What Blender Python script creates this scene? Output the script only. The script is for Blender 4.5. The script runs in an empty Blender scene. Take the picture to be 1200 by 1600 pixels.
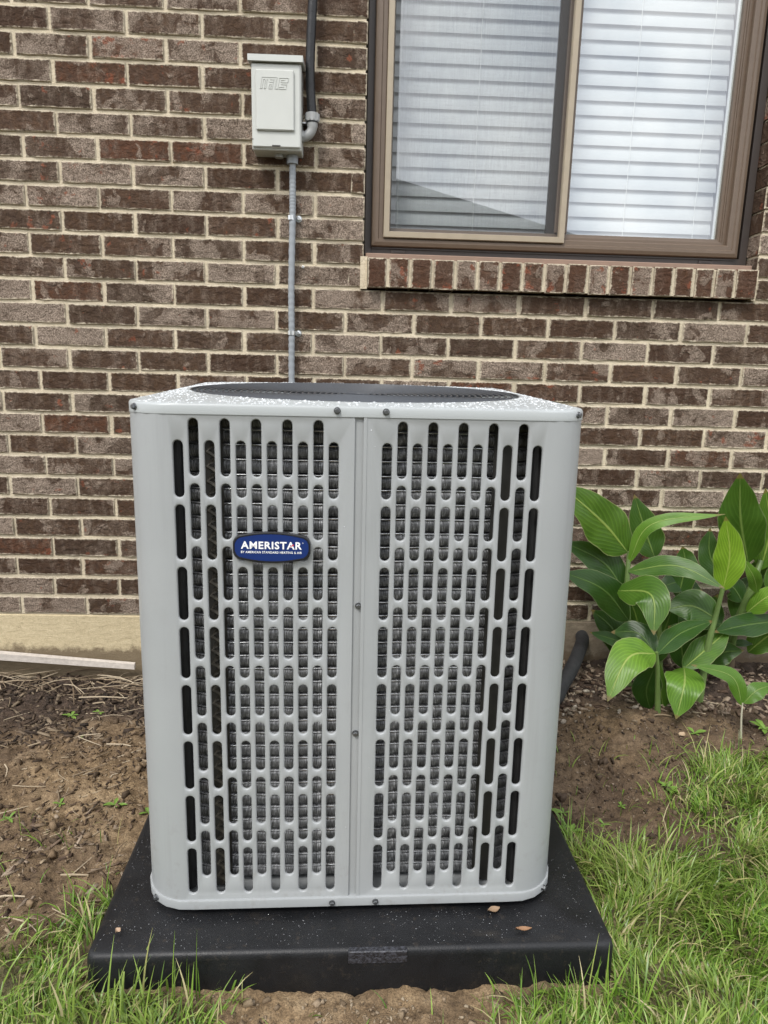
import bpy, math, random
import numpy as np
from mathutils import Matrix, Vector
from mathutils.geometry import delaunay_2d_cdt

S = bpy.context.scene
COL = S.collection
rad = math.radians
random.seed(7)
RNG = np.random.default_rng(11)

# ------------------------------------------------------------------ camera
cam = bpy.data.objects.new("camera", bpy.data.cameras.new("camera"))
COL.objects.link(cam)
cam.data.sensor_fit = 'VERTICAL'
cam.data.sensor_height = 32.0
cam.data.lens = 32.0 * 1080.0 / 1600.0
cam.data.clip_start = 0.02
cam.data.clip_end = 600.0
r_ = Vector((0.9990632, -0.0340776, 0.0266731))
d_ = Vector((0.0191629, -0.2042608, -0.9787289))
f_ = Vector((0.0388010, 0.9783232, -0.2034164))
cam.matrix_world = Matrix(((r_.x, -d_.x, -f_.x, 0.857789), (r_.y, -d_.y, -f_.y, -2.127453),
                           (r_.z, -d_.z, -f_.z, 0.966573), (0, 0, 0, 1)))
S.camera = cam

# ------------------------------------------------------------------ world, sun, exposure
SUN_EL, SUN_AZ = rad(52), rad(-150)
W = bpy.data.worlds.new("World")
S.world = W
W.use_nodes = True
nt = W.node_tree
nt.nodes.clear()
out = nt.nodes.new("ShaderNodeOutputWorld")
bg = nt.nodes.new("ShaderNodeBackground")
sky = nt.nodes.new("ShaderNodeTexSky")
sky.sky_type = 'NISHITA'
sky.sun_disc = False
sky.sun_elevation = SUN_EL
sky.sun_rotation = SUN_AZ
hs = nt.nodes.new("ShaderNodeHueSaturation")
hs.inputs['Saturation'].default_value = 0.30
cno = nt.nodes.new("ShaderNodeTexNoise")
cno.inputs['Scale'].default_value = 8.0
cno.inputs['Detail'].default_value = 6
tcw = nt.nodes.new("ShaderNodeTexCoord")
rmp = nt.nodes.new("ShaderNodeValToRGB")
rmp.color_ramp.elements[0].position = 0.36
rmp.color_ramp.elements[0].color = (5.4, 5.9, 6.9, 1)
rmp.color_ramp.elements[1].position = 0.66
rmp.color_ramp.elements[1].color = (13.5, 13.3, 13.0, 1)
mx = nt.nodes.new("ShaderNodeMix")
mx.data_type = 'RGBA'
mx.inputs[0].default_value = 0.62
L = nt.links.new
L(tcw.outputs['Generated'], cno.inputs['Vector'])
L(cno.outputs['Fac'], rmp.inputs['Fac'])
L(sky.outputs[0], hs.inputs['Color'])
L(hs.outputs[0], mx.inputs[6])
L(rmp.outputs[0], mx.inputs[7])
L(mx.outputs[2], bg.inputs['Color'])
bg.inputs['Strength'].default_value = 0.15
L(bg.outputs[0], out.inputs['Surface'])

sun = bpy.data.objects.new("sun", bpy.data.lights.new("sun", 'SUN'))
COL.objects.link(sun)
sun.data.energy = 1.5
sun.data.angle = rad(14)
sun.data.color = (1.0, 0.965, 0.91)
sd = Vector((math.sin(SUN_AZ) * math.cos(SUN_EL), math.cos(SUN_AZ) * math.cos(SUN_EL), math.sin(SUN_EL)))
sun.rotation_euler = sd.to_track_quat('Z', 'Y').to_euler()
sun.location = sd * 30

S.view_settings.view_transform = 'Standard'
S.view_settings.look = 'None'
S.view_settings.gamma = 1.0
S.view_settings.use_curve_mapping = False
S.view_settings.exposure = 0.74
S.render.engine = 'CYCLES'
S.cycles.use_denoising = True
S.cycles.max_bounces = 8
S.cycles.transparent_max_bounces = 12
S.cycles.caustics_reflective = False
S.cycles.caustics_refractive = False


# ------------------------------------------------------------------ material helper
class M:
    def __init__(s, name):
        s.m = bpy.data.materials.new(name)
        s.m.use_nodes = True
        s.t = s.m.node_tree
        s.b = s.t.nodes['Principled BSDF']
        s.o = s.t.nodes['Material Output']

    def n(s, kind, ins=None, **kw):
        x = s.t.nodes.new("ShaderNode" + kind)
        for k, v in kw.items():
            setattr(x, k, v)
        for k, v in (ins or {}).items():
            if hasattr(v, 'default_value') or hasattr(v, 'is_linked'):
                s.t.links.new(v, x.inputs[k])
            else:
                x.inputs[k].default_value = v
        return x

    def link(s, a, b):
        s.t.links.new(a, b)

    def set(s, **kw):
        for k, v in kw.items():
            k = k.replace('_', ' ')
            if hasattr(v, 'is_linked'):
                s.t.links.new(v, s.b.inputs[k])
            else:
                s.b.inputs[k].default_value = v
        return s

    def noise(s, vec, scale, detail=4, rough=0.55, dist=0.0):
        x = s.n("TexNoise", {'Scale': scale, 'Detail': detail, 'Roughness': rough, 'Distortion': dist})
        if vec is not None:
            s.link(vec, x.inputs['Vector'])
        return x.outputs['Fac']

    def ramp(s, fac, stops, interp='LINEAR'):
        x = s.n("ValToRGB")
        x.color_ramp.interpolation = interp
        e = x.color_ramp.elements
        while len(e) < len(stops):
            e.new(0.5)
        for el, (p, c) in zip(e, stops):
            el.position = p
            el.color = (c[0], c[1], c[2], 1) if isinstance(c, (tuple, list)) else (c, c, c, 1)
        s.link(fac, x.inputs['Fac'])
        return x.outputs['Color']

    def math(s, op, a, b=0.0, c=None, clamp=False):
        x = s.n("Math", {0: a, 1: b}, operation=op, use_clamp=clamp)
        if c is not None:
            if hasattr(c, 'is_linked'):
                s.link(c, x.inputs[2])
            else:
                x.inputs[2].default_value = c
        return x.outputs[0]

    def mix(s, fac, a, b, blend='MIX'):
        x = s.n("Mix", data_type='RGBA', blend_type=blend)
        for sock, v in ((x.inputs[0], fac), (x.inputs[6], a), (x.inputs[7], b)):
            if hasattr(v, 'is_linked'):
                s.link(v, sock)
            elif isinstance(v, (tuple, list)):
                sock.default_value = (v[0], v[1], v[2], 1)
            else:
                sock.default_value = v
        return x.outputs[2]

    def bump(s, h, strength=0.4, dist=0.002, prev=None):
        x = s.n("Bump", {'Strength': strength, 'Distance': dist, 'Height': h})
        if prev is not None:
            s.link(prev, x.inputs['Normal'])
        s.link(x.outputs[0], s.b.inputs['Normal'])
        return x.outputs[0]

    def vec(s, v, scale=(1, 1, 1), loc=None):
        x = s.n("Mapping")
        x.inputs['Scale'].default_value = scale
        if loc is not None:
            if hasattr(loc, 'is_linked'):
                s.link(loc, x.inputs['Location'])
            else:
                x.inputs['Location'].default_value = loc
        s.link(v, x.inputs['Vector'])
        return x.outputs[0]

    def pos(s):
        return s.n("NewGeometry").outputs['Position']

    def obj(s):
        return s.n("TexCoord").outputs['Object']

    def rnd(s):
        g = s.n("NewGeometry").outputs['Random Per Island']
        o = s.n("ObjectInfo").outputs['Random']
        return s.math('FRACT', s.math('ADD', g, o))


def simple(name, col, rough=0.5, metal=0.0, grain=0.0, gscale=300, bump=0.0, bscale=200, bdist=0.001, spec=0.5):
    m = M(name)
    m.set(Roughness=rough, Metallic=metal)
    m.b.inputs['Specular IOR Level'].default_value = spec
    p = m.obj()
    if grain:
        f = m.noise(p, gscale, 5)
        g2 = m.noise(p, gscale * 0.06, 4)
        f = m.math('ADD', m.math('MULTIPLY', f, 0.5), m.math('MULTIPLY', g2, 0.5))
        lo = tuple(c * (1 - grain) for c in col)
        hi = tuple(min(1, c * (1 + grain)) for c in col)
        m.link(m.ramp(f, [(0.3, lo), (0.7, hi)]), m.b.inputs['Base Color'])
    else:
        m.set(Base_Color=(*col, 1))
    if bump:
        m.bump(m.noise(p, bscale, 3), bump, bdist)
    return m.m


# ------------------------------------------------------------------ object helpers
def link(o, parent=None, loc=None, rot=None):
    COL.objects.link(o)
    if parent is not None:
        o.parent = parent
    if loc is not None:
        o.location = loc
    if rot is not None:
        o.rotation_euler = rot
    return o


def tag(o, label, cat, group=None):
    o['label'] = label
    o['category'] = cat
    if group:
        o['group'] = group
    return o


def thing(name, label, cat, loc=(0, 0, 0), rot=(0, 0, 0), group=None):
    o = bpy.data.objects.new(name, None)
    o.empty_display_size = 0.1
    link(o, None, loc, rot)
    return tag(o, label, cat, group)


def mesh(name, v, f, mat, smooth=False):
    me = bpy.data.meshes.new(name)
    me.from_pydata([tuple(map(float, p)) for p in v], [], f)
    if smooth is True:
        me.shade_smooth()
    for m in (mat if isinstance(mat, (list, tuple)) else [mat]):
        me.materials.append(m)
    me.update()
    return me


def part(name, v, f, mat, parent=None, smooth=False, loc=None, rot=None):
    me = mesh(name, v, f, mat, smooth)
    o = bpy.data.objects.new(name, me)
    link(o, parent, loc, rot)
    return o


def inst(name, me, parent=None, loc=None, rot=None, scale=None):
    o = bpy.data.objects.new(name, me)
    link(o, parent, loc, rot)
    if scale:
        o.scale = scale
    return o


def fast_mesh(name, v, faces4, mat, smooth=False):
    """v (n,3), faces4 (m,k) arrays of equal-size faces"""
    me = bpy.data.meshes.new(name)
    v = np.asarray(v, np.float32)
    fa = np.asarray(faces4, np.int32)
    k = fa.shape[1]
    me.vertices.add(len(v))
    me.vertices.foreach_set('co', v.ravel())
    me.loops.add(fa.size)
    me.loops.foreach_set('vertex_index', fa.ravel())
    me.polygons.add(len(fa))
    me.polygons.foreach_set('loop_start', np.arange(0, fa.size, k, dtype=np.int32))
    me.polygons.foreach_set('loop_total', np.full(len(fa), k, np.int32))
    if smooth:
        me.polygons.foreach_set('use_smooth', np.ones(len(fa), bool))
    me.update(calc_edges=True)
    me.validate()
    for m in (mat if isinstance(mat, (list, tuple)) else [mat]):
        me.materials.append(m)
    return me


class B:
    """collects shapes into one mesh"""
    def __init__(s):
        s.v, s.f, s.mi = [], [], []

    def add(s, v, f, mi=0):
        b = len(s.v)
        s.v += [tuple(p) for p in v]
        s.f += [tuple(i + b for i in q) for q in f]
        s.mi += [mi] * len(f)
        return s

    def box(s, x0, x1, y0, y1, z0, z1, mi=0, ch=0.0):
        if ch <= 0:
            v = [(x, y, z) for x in (x0, x1) for y in (y0, y1) for z in (z0, z1)]
            f = [(0, 1, 3, 2), (4, 6, 7, 5), (0, 4, 5, 1), (2, 3, 7, 6), (0, 2, 6, 4), (1, 5, 7, 3)]
            return s.add(v, f, mi)
        # chamfered on every edge
        v, idx = [], {}
        cs = ((x0, x1), (y0, y1), (z0, z1))
        for i in (0, 1):
            for j in (0, 1):
                for k in (0, 1):
                    for a in range(3):
                        p = [cs[0][i], cs[1][j], cs[2][k]]
                        for q, bit in enumerate((i, j, k)):
                            if q != a:
                                p[q] += ch if bit == 0 else -ch
                        idx[(i, j, k, a)] = len(v)
                        v.append(tuple(p))
        f = []
        for a in range(3):
            b, c = (a + 1) % 3, (a + 2) % 3
            for s_ in (0, 1):
                q = []
                for (u, w) in ((0, 0), (1, 0), (1, 1), (0, 1)):
                    t = [0, 0, 0]
                    t[a], t[b], t[c] = s_, u, w
                    q.append(idx[(*t, a)])
                f.append(tuple(q if s_ else q[::-1]))
            for u in (0, 1):
                for w in (0, 1):
                    t0, t1 = [0] * 3, [0] * 3
                    t0[a], t1[a] = 0, 1
                    t0[b] = t1[b] = u
                    t0[c] = t1[c] = w
                    q = [idx[(*t0, b)], idx[(*t1, b)], idx[(*t1, c)], idx[(*t0, c)]]
                    f.append(tuple(q if (u == w) else q[::-1]))
        for i in (0, 1):
            for j in (0, 1):
                for k in (0, 1):
                    q = [idx[(i, j, k, a)] for a in range(3)]
                    f.append(tuple(q if (i + j + k) % 2 else q[::-1]))
        return s.add(v, f, mi)

    def tube(s, pts, r, seg=10, mi=0, cap=True):
        pts = [Vector(p) for p in pts]
        n = len(pts)
        rr = r if isinstance(r, (list, tuple)) else [r] * n
        ref = Vector((0.31, 0.52, 0.79))
        v, f = [], []
        for i, p in enumerate(pts):
            t = (pts[min(i + 1, n - 1)] - pts[max(i - 1, 0)]).normalized()
            a = t.cross(ref)
            if a.length < 0.2:
                a = t.cross(Vector((1, 0, 0)))
            a.normalize()
            b = t.cross(a)
            for k in range(seg):
                an = 2 * math.pi * k / seg
                v.append(tuple(p + (a * math.cos(an) + b * math.sin(an)) * rr[i]))
        for i in range(n - 1):
            for k in range(seg):
                k2 = (k + 1) % seg
                f.append((i * seg + k, i * seg + k2, (i + 1) * seg + k2, (i + 1) * seg + k))
        if cap:
            f.append(tuple(range(seg - 1, -1, -1)))
            f.append(tuple((n - 1) * seg + k for k in range(seg)))
        return s.add(v, f, mi)

    def build(s, name, mat, parent=None, smooth=False, loc=None, rot=None):
        o = part(name, s.v, s.f, mat, parent, False, loc, rot)
        o.data.polygons.foreach_set('material_index', s.mi)
        if smooth:
            o.data.shade_smooth()
            o.data.set_sharp_from_angle(angle=rad(38))
        return o


def curve_pts(pts, n):
    """Catmull-Rom through pts"""
    p = [Vector(q) for q in pts]
    p = [p[0] * 2 - p[1]] + p + [p[-1] * 2 - p[-2]]
    res, segs = [], len(p) - 3
    for i in range(n + 1):
        t = i / n * segs
        k = min(int(t), segs - 1)
        u = t - k
        a, b, c, d = p[k:k + 4]
        res.append(0.5 * ((2 * b) + (c - a) * u + (2 * a - 5 * b + 4 * c - d) * u * u + (3 * b - a - 3 * c + d) * u ** 3))
    return res


# ================================================================== SETTING: ground
def smooth(a, b, x):
    t = np.clip((x - a) / (b - a), 0, 1)
    return t * t * (3 - 2 * t)


class VN:
    """small value-noise for terrain"""
    def __init__(s, seed):
        s.g = np.random.default_rng(seed).random((256, 256))

    def __call__(s, x, y):
        xi, yi = np.floor(x).astype(int), np.floor(y).astype(int)
        u, v = x - xi, y - yi
        u, v = u * u * (3 - 2 * u), v * v * (3 - 2 * v)
        g = lambda a, b: s.g[a % 256, b % 256]
        return (g(xi, yi) * (1 - u) * (1 - v) + g(xi + 1, yi) * u * (1 - v) + g(xi, yi + 1) * (1 - u) * v + g(xi + 1, yi + 1) * u * v) - 0.5


N1, N2, N3, N4 = VN(1), VN(2), VN(3), VN(4)


def ground_z(x, y):
    x = np.asarray(x, float)
    y = np.asarray(y, float)
    left = 1 - smooth(0.1, 0.7, x)
    back = smooth(-0.75, 0.0, y)
    z = 0.018 + left * back * -0.062 + (1 - left) * back * 0.012
    # soil scraped up against the rear of the pad, a trench right of it
    z = z + 0.026 * np.exp(-(((x - 0.30) / 0.20) ** 2 + ((y + 0.62) / 0.30) ** 2))
    z = z + 0.022 * np.exp(-(((x - 1.52) / 0.22) ** 2 + ((y + 0.47) / 0.16) ** 2))
    z = z - 0.020 * np.exp(-(((x - 1.47) / 0.16) ** 2 + ((y + 0.75) / 0.10) ** 2))
    near = smooth(-6, -2.2, y) * smooth(-3, -1, x) * (1 - smooth(3.2, 5, x))
    z = z + near * (0.018 * N1(x * 5, y * 5) + 0.012 * N2(x * 14, y * 14) + 0.012 * N3(x * 38, y * 38) + 0.010 * N4(x * 90, y * 90) * (0.6 + N1(x * 6 + 3, y * 6)) + 0.007 * N2(x * 150 + 7, y * 150))
    z = z + 0.012 * smooth(-1.75, -1.5, y) * (1 - smooth(-1.20, -1.12, y)) * smooth(0.30, 0.46, x) * (1 - smooth(1.26, 1.40, x))
    # stays below the pad and the footing
    inpad = (x > 0.47) & (x < 1.26) & (y > -1.21) & (y < -0.44)
    return np.where(inpad, np.minimum(z, 0.015), z)


GL = [(0.29, -1.15), (0.37, -1.13), (0.42, -1.09), (0.445, -1.03), (0.44, -1.17), (0.47, -1.245), (0.59, -1.25), (0.66, -1.28), (0.69, -1.41), (0.7, -2.6), (-1.6, -2.6), (-1.6, -1.15), (-0.0, -1.17)]
GR = [(1.275, -0.90), (1.37, -0.94), (1.48, -0.95), (1.62, -0.93), (1.71, -0.83), (1.62, -0.80), (1.63, -0.69), (1.76, -0.60), (1.92, -0.58), (3.2, -0.55), (3.2, -2.6), (1.0, -2.6), (1.08, -1.42), (1.13, -1.29), (1.15, -1.245), (1.26, -1.24), (1.285, -1.15), (1.275, -0.98)]


def poly_sd(poly, x, y):
    """signed distance, negative inside"""
    P = np.array(poly)
    x = np.asarray(x, float)
    y = np.asarray(y, float)
    d = np.full(x.shape, 1e9)
    ins = np.zeros(x.shape, bool)
    for i in range(len(P)):
        ax, ay = P[i]
        bx, by = P[(i + 1) % len(P)]
        ex, ey = bx - ax, by - ay
        t = np.clip(((x - ax) * ex + (y - ay) * ey) / (ex * ex + ey * ey + 1e-12), 0, 1)
        d = np.minimum(d, np.hypot(x - ax - t * ex, y - ay - t * ey))
        c = ((ay > y) != (by > y)) & (x < (bx - ax) * (y - ay) / (by - ay + 1e-12) + ax)
        ins ^= c
    return np.where(ins, -d, d)


def axis(lo, hi, step, far_lo, far_hi):
    a = np.arange(lo, hi + 1e-6, step)
    l, g, x = [], step, lo
    while x > far_lo:
        g *= 1.45
        x -= g
        l.append(x)
    r, g, x = [], step, a[-1]
    while x < far_hi:
        g *= 1.45
        x += g
        r.append(x)
    return np.concatenate([l[::-1], a, r])


def make_ground():
    m = M("soil")
    p = m.pos()
    at = m.n("Attribute", attribute_name='cover').outputs['Color']
    sep = m.n("SeparateColor", {'Color': at})
    grass, tan, mulch = sep.outputs[0], sep.outputs[1], sep.outputs[2]
    n1 = m.noise(p, 7, 6, 0.6)
    n2 = m.noise(p, 45, 6, 0.65)
    n3 = m.noise(p, 320, 4, 0.6)
    damp = m.ramp(m.math('ADD', m.math('MULTIPLY', n1, 0.55), m.math('MULTIPLY', n2, 0.45)),
                  [(0.36, (0.046, 0.029, 0.017)), (0.5, (0.105, 0.070, 0.043)), (0.66, (0.185, 0.130, 0.082))])
    dry = m.ramp(m.math('ADD', m.math('MULTIPLY', n1, 0.4), m.math('MULTIPLY', n2, 0.6)),
                 [(0.34, (0.085, 0.055, 0.030)), (0.5, (0.215, 0.146, 0.080)), (0.66, (0.39, 0.285, 0.170))])
    thatch = m.ramp(n2, [(0.35, (0.045, 0.038, 0.018)), (0.65, (0.17, 0.145, 0.068))])
    mul = m.ramp(n2, [(0.35, (0.028, 0.019, 0.014)), (0.65, (0.085, 0.058, 0.042))])
    c = m.mix(tan, damp, dry)
    c = m.mix(mulch, c, mul)
    c = m.mix(grass, c, thatch)
    c = m.mix(0.75, c, m.ramp(n3, [(0.3, 0.45), (0.7, 1.6)]), 'MULTIPLY')
    m.set(Base_Color=c, Roughness=m.ramp(n2, [(0.35, 0.6), (0.6, 0.92)]))
    m.b.inputs['Specular IOR Level'].default_value = 0.3
    b1 = m.bump(m.noise(p, 60, 7, 0.7), 0.75, 0.012)
    m.bump(n3, 0.6, 0.003, b1)
    xs = axis(-0.62, 2.55, 0.0062, -220, 220)
    ys = axis(-1.65, 0.06, 0.0062, -260, 14)
    X, Y = np.meshgrid(xs, ys, indexing='ij')
    Z = ground_z(X, Y)
    Z = Z + 0.012 * np.abs(N4(X * 60, Y * 60)) * (np.abs(X - 0.87) < 0.30) * (Y < -1.24) * (Y > -1.7)
    nx, ny = len(xs), len(ys)
    I = np.arange(nx * ny).reshape(nx, ny)
    F = np.stack([I[:-1, :-1], I[1:, :-1], I[1:, 1:], I[:-1, 1:]], -1).reshape(-1, 4)
    V = np.stack([X, Y, Z], -1).reshape(-1, 3)
    me = fast_mesh("ground", V, F, m.m, True)
    g = np.minimum(poly_sd(GL, X, Y), poly_sd(GR, X, Y)) + 0.05 * N2(X * 9, Y * 9)
    g = 1 - smooth(-0.03, 0.03, g)
    g = np.maximum(g, 1 - smooth(-2.3, -2.0, Y))
    t = np.exp(-(((X - 0.26) / 0.22) ** 2 + ((Y + 0.66) / 0.36) ** 2) * 1.1) + (np.abs(X - 0.85) < 0.6) * (Y < -1.2) * 0.95
    t = t + 0.45 * np.exp(-(((X - 1.5) / 0.25) ** 2 + ((Y + 0.46) / 0.1) ** 2)) + 0.5 * N1(X * 7, Y * 7)
    t = t + 0.15 * (X < 0.5) * (Y > -1.15) + 0.5 * N4(X * 17, Y * 17)
    t = np.clip(t, 0, 1)
    mu = np.maximum(smooth(-0.42, -0.28, Y) * (1 - smooth(0.25, 0.5, X)), smooth(-0.36, -0.24, Y) * (X > 0.7)) + 0.5 * N3(X * 12, Y * 12)
    mu = np.clip(mu, 0, 1)
    a = me.color_attributes.new('cover', 'FLOAT_COLOR', 'POINT')
    rgba = np.stack([g, t, mu, np.ones_like(g)], -1).astype(np.float32)
    a.data.foreach_set('color', rgba.ravel())
    o = bpy.data.objects.new("ground", me)
    link(o)
    o['kind'] = 'structure'
    return o


make_ground()

# ================================================================== brick wall
BW, BH, Z27 = 0.2032, 0.064117, 0.1693
ZB = [1.90 - BH * k for k in range(-12, 28)]        # bed joint heights, index k+12
OPX0, OPX1, OPZ0, OPZ1 = 0.862, 2.036, 1.279, 2.36   # window opening; the sill bricks fill its foot
SILL0, SILL1, SZ0, SZ1 = 0.871, 2.030, 1.196, 1.2785
JOINT = 0.0088


def brick_mat(name, sill=False):
    m = M(name)
    r = m.rnd()
    p = m.pos()
    off = m.n("CombineXYZ", {0: m.math('MULTIPLY', r, 37.0), 1: m.math('MULTIPLY', r, 91.0), 2: m.math('MULTIPLY', r, 53.0)}).outputs[0]
    q = m.n("VectorMath", {0: p, 1: off}, operation='ADD').outputs[0]
    r2 = m.math('FRACT', m.math('MULTIPLY', r, 17.31))
    r3 = m.math('FRACT', m.math('MULTIPLY', r, 71.7))
    fine = m.noise(p, 330, 4, 0.8)
    med = m.noise(q, 60, 6, 0.65)
    # dark body, each brick its own tone
    body = m.ramp(r2, [(0.0, (0.046, 0.024, 0.013)), (0.25, (0.076, 0.042, 0.023)), (0.5, (0.055, 0.035, 0.022)), (0.75, (0.086, 0.048, 0.028)), (0.9, (0.066, 0.041, 0.025)), (1.0, (0.102, 0.043, 0.022))])
    body = m.mix(m.ramp(med, [(0.35, 0.0), (0.7, 1.0)]), body, (0.060, 0.037, 0.026))
    # pale slurry coat: crisp patches, more of it on some bricks than on others
    pn = m.noise(m.vec(q, (1, 1, 0.9)), 12.5, 5, 0.55, 0.35)
    thr = m.math('ADD', m.math('MULTIPLY', m.math('POWER', r3, 2.2), 0.25), -0.140)
    pm = m.math('ADD', pn, thr)
    patch = m.ramp(pm, [(0.475, 0.0), (0.50, 0.62), (0.62, 1.0)])
    soft = m.ramp(m.math('ADD', m.noise(m.vec(q, (1.4, 1.4, 0.6)), 26, 6, 0.66), m.math('MULTIPLY', thr, 0.6)), [(0.40, 0.0), (0.58, 1.0)])
    slurry = m.mix(m.ramp(fine, [(0.38, 0.0), (0.60, 1.0)]), (0.090, 0.066, 0.049), (0.400, 0.320, 0.255))
    if sill:
        soft = m.math('MULTIPLY', soft, 0.5)
        body = m.mix(0.35, body, (0.105, 0.045, 0.026))
    c = m.mix(m.math('MULTIPLY', patch, 0.74), body, slurry)
    c = m.mix(m.math('MULTIPLY', soft, 0.28), c, slurry)
    # red clay where the face is chipped
    red = m.ramp(m.math('ADD', m.noise(q, 26, 4, 0.6), m.math('MULTIPLY', r2, 0.10)), [(0.63 if sill else 0.70, 0.0), (0.68 if sill else 0.76, 1.0)])
    c = m.mix(m.math('MULTIPLY', red, 0.75), c, m.mix(fine, (0.13, 0.042, 0.022), (0.27, 0.085, 0.045)))
    c = m.mix(0.8, c, m.ramp(fine, [(0.25, 0.45), (0.75, 1.55)]), 'MULTIPLY')
    # mortar smeared over the arrises
    ua = m.n("UVMap", uv_map='edge_a').outputs[0]
    ub = m.n("UVMap", uv_map='edge_b').outputs[0]
    sa = m.n("SeparateXYZ", {0: ua})
    sb = m.n("SeparateXYZ", {0: ub})
    e = m.math('MINIMUM', m.math('MINIMUM', sa.outputs[0], sa.outputs[1]), m.math('MINIMUM', sb.outputs[0], sb.outputs[1]))
    en = m.math('ADD', e, m.math('MULTIPLY', m.math('SUBTRACT', m.noise(q, 95, 4, 0.7), 0.53), 0.015))
    sm = m.ramp(en, [(0.0012, 1.0), (0.0026, 0.0)])
    c = m.mix(m.math('MULTIPLY', sm, 0.9), c, m.mix(fine, (0.40, 0.34, 0.25), (0.68, 0.60, 0.465)))
    m.set(Base_Color=c, Roughness=0.88)
    m.b.inputs['Specular IOR Level'].default_value = 0.22
    b0 = m.bump(m.noise(m.vec(q, (1, 1, 1.6)), 26, 3, 0.5, 1.2), 0.8, 0.009)
    b = m.bump(m.math('ADD', m.noise(q, 85, 6, 0.72), m.math('MULTIPLY', patch, 0.35)), 0.85 if not sill else 1.0, 0.0050, b0)
    m.bump(fine, 0.5, 0.0012, b)
    return m.m


MAT_BRICK = brick_mat("brick_face")
MAT_SILL = brick_mat("sill_brick_face", True)


def mortar_mat():
    m = M("mortar")
    p = m.pos()
    f = m.noise(p, 600, 3, 0.7)
    g = m.noise(p, 22, 5, 0.6)
    c = m.ramp(m.math('ADD', m.math('MULTIPLY', f, 0.6), m.math('MULTIPLY', g, 0.4)), [(0.32, (0.42, 0.35, 0.25)), (0.52, (0.67, 0.58, 0.43)), (0.7, (0.80, 0.715, 0.555))])
    dr = m.noise(p, 3.1, 5, 0.6)
    c = m.mix(m.ramp(dr, [(0.45, 0.0), (0.70, 0.40)]), c, (0.45, 0.39, 0.30))
    m.set(Base_Color=c, Roughness=0.95)
    m.b.inputs['Specular IOR Level'].default_value = 0.15
    b = m.bump(m.noise(p, 140, 5, 0.7), 0.9, 0.004)
    m.bump(f, 0.6, 0.0014, b)
    return m.m


MAT_MORTAR = mortar_mat()


def brick_mesh(Lx, H, depth, seed, mat, name="brick", nx=5, face_y=0.0, inset=0.0012, rough=0.0026):
    rg = random.Random(seed)
    hx, hz = Lx / 2, H / 2
    out = []
    for i in range(nx):
        out.append((-hx + Lx * i / nx, -hz))
    out += [(hx, -hz), (hx, -hz / 3), (hx, hz / 3)]
    for i in range(nx):
        out.append((hx - Lx * i / nx, hz))
    out += [(-hx, hz), (-hx, hz / 3), (-hx, -hz / 3)]
    n = len(out)
    v = []
    for (x, z) in out:
        jx, jz = rg.uniform(-rough, rough * .4), rg.uniform(-rough, rough * .4)
        corner = abs(abs(x) - hx) < 1e-6 and abs(abs(z) - hz) < 1e-6
        k = inset + (rg.uniform(0.0005, 0.003) if corner else 0)
        v.append(((x - math.copysign(k - jx, x)) if abs(abs(x) - hx) < 1e-6 else x,
                  face_y + rg.uniform(-0.0004, 0.0009),
                  (z - math.copysign(k - jz, z)) if abs(abs(z) - hz) < 1e-6 else z))
    for (x, z) in out:
        v.append((x, face_y + 0.0035, z))
    f = [tuple(range(n))]
    for i in range(n):
        j = (i + 1) % n
        f.append((i, n + i, n + j, j))
    if depth > 0.02:
        for (x, z) in ((-hx, -hz), (hx, -hz), (hx, hz), (-hx, hz)):
            v.append((x, face_y + 0.0035, z))
        for (x, z) in ((-hx, -hz), (hx, -hz), (hx, hz), (-hx, hz)):
            v.append((x, depth, z))
        b = 2 * n
        for i in range(4):
            j = (i + 1) % 4
            f.append((b + i, b + 4 + i, b + 4 + j, b + j))
    me = mesh(name, v, f, mat)
    a = me.uv_layers.new(name='edge_a')
    b_ = me.uv_layers.new(name='edge_b')
    for l in me.loops:
        x, y, z = me.vertices[l.vertex_index].co
        if l.index >= n and y > face_y + 0.003 and depth > 0.02 and l.vertex_index >= 2 * n:
            a.data[l.index].uv = (0.02, 0.02)
            b_.data[l.index].uv = (0.02, 0.02)
        else:
            a.data[l.index].uv = (x + hx, z + hz)
            b_.data[l.index].uv = (hx - x, hz - z)
    return me


wall = thing("brick_wall", "dark brown brick house wall with cream mortar behind the air conditioner", "wall", (0.88, 0.0, 0.0))
WLOC = Vector((0.88, 0, 0))
XW0, XW1 = -2.6, 4.6


def wall_part(name, b, mat, smooth_=False):
    o = b.build(name, mat, wall, smooth_)
    o.matrix_parent_inverse = Matrix.Translation(-WLOC)
    return o


b = B()
TH = 0.11
MY = 0.0050
zt = ZB[0]
b.box(XW0, OPX0 - 0.004, MY, TH, Z27, zt)
b.box(OPX1 + 0.004, XW1, MY, TH, Z27, zt)
b.box(OPX0 - 0.004, OPX1 + 0.004, MY, TH, Z27, SZ0 - 0.006)
b.box(OPX0 - 0.004, OPX1 + 0.004, MY, TH, OPZ1, zt)
wall_part("mortar", b, MAT_MORTAR)

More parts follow.
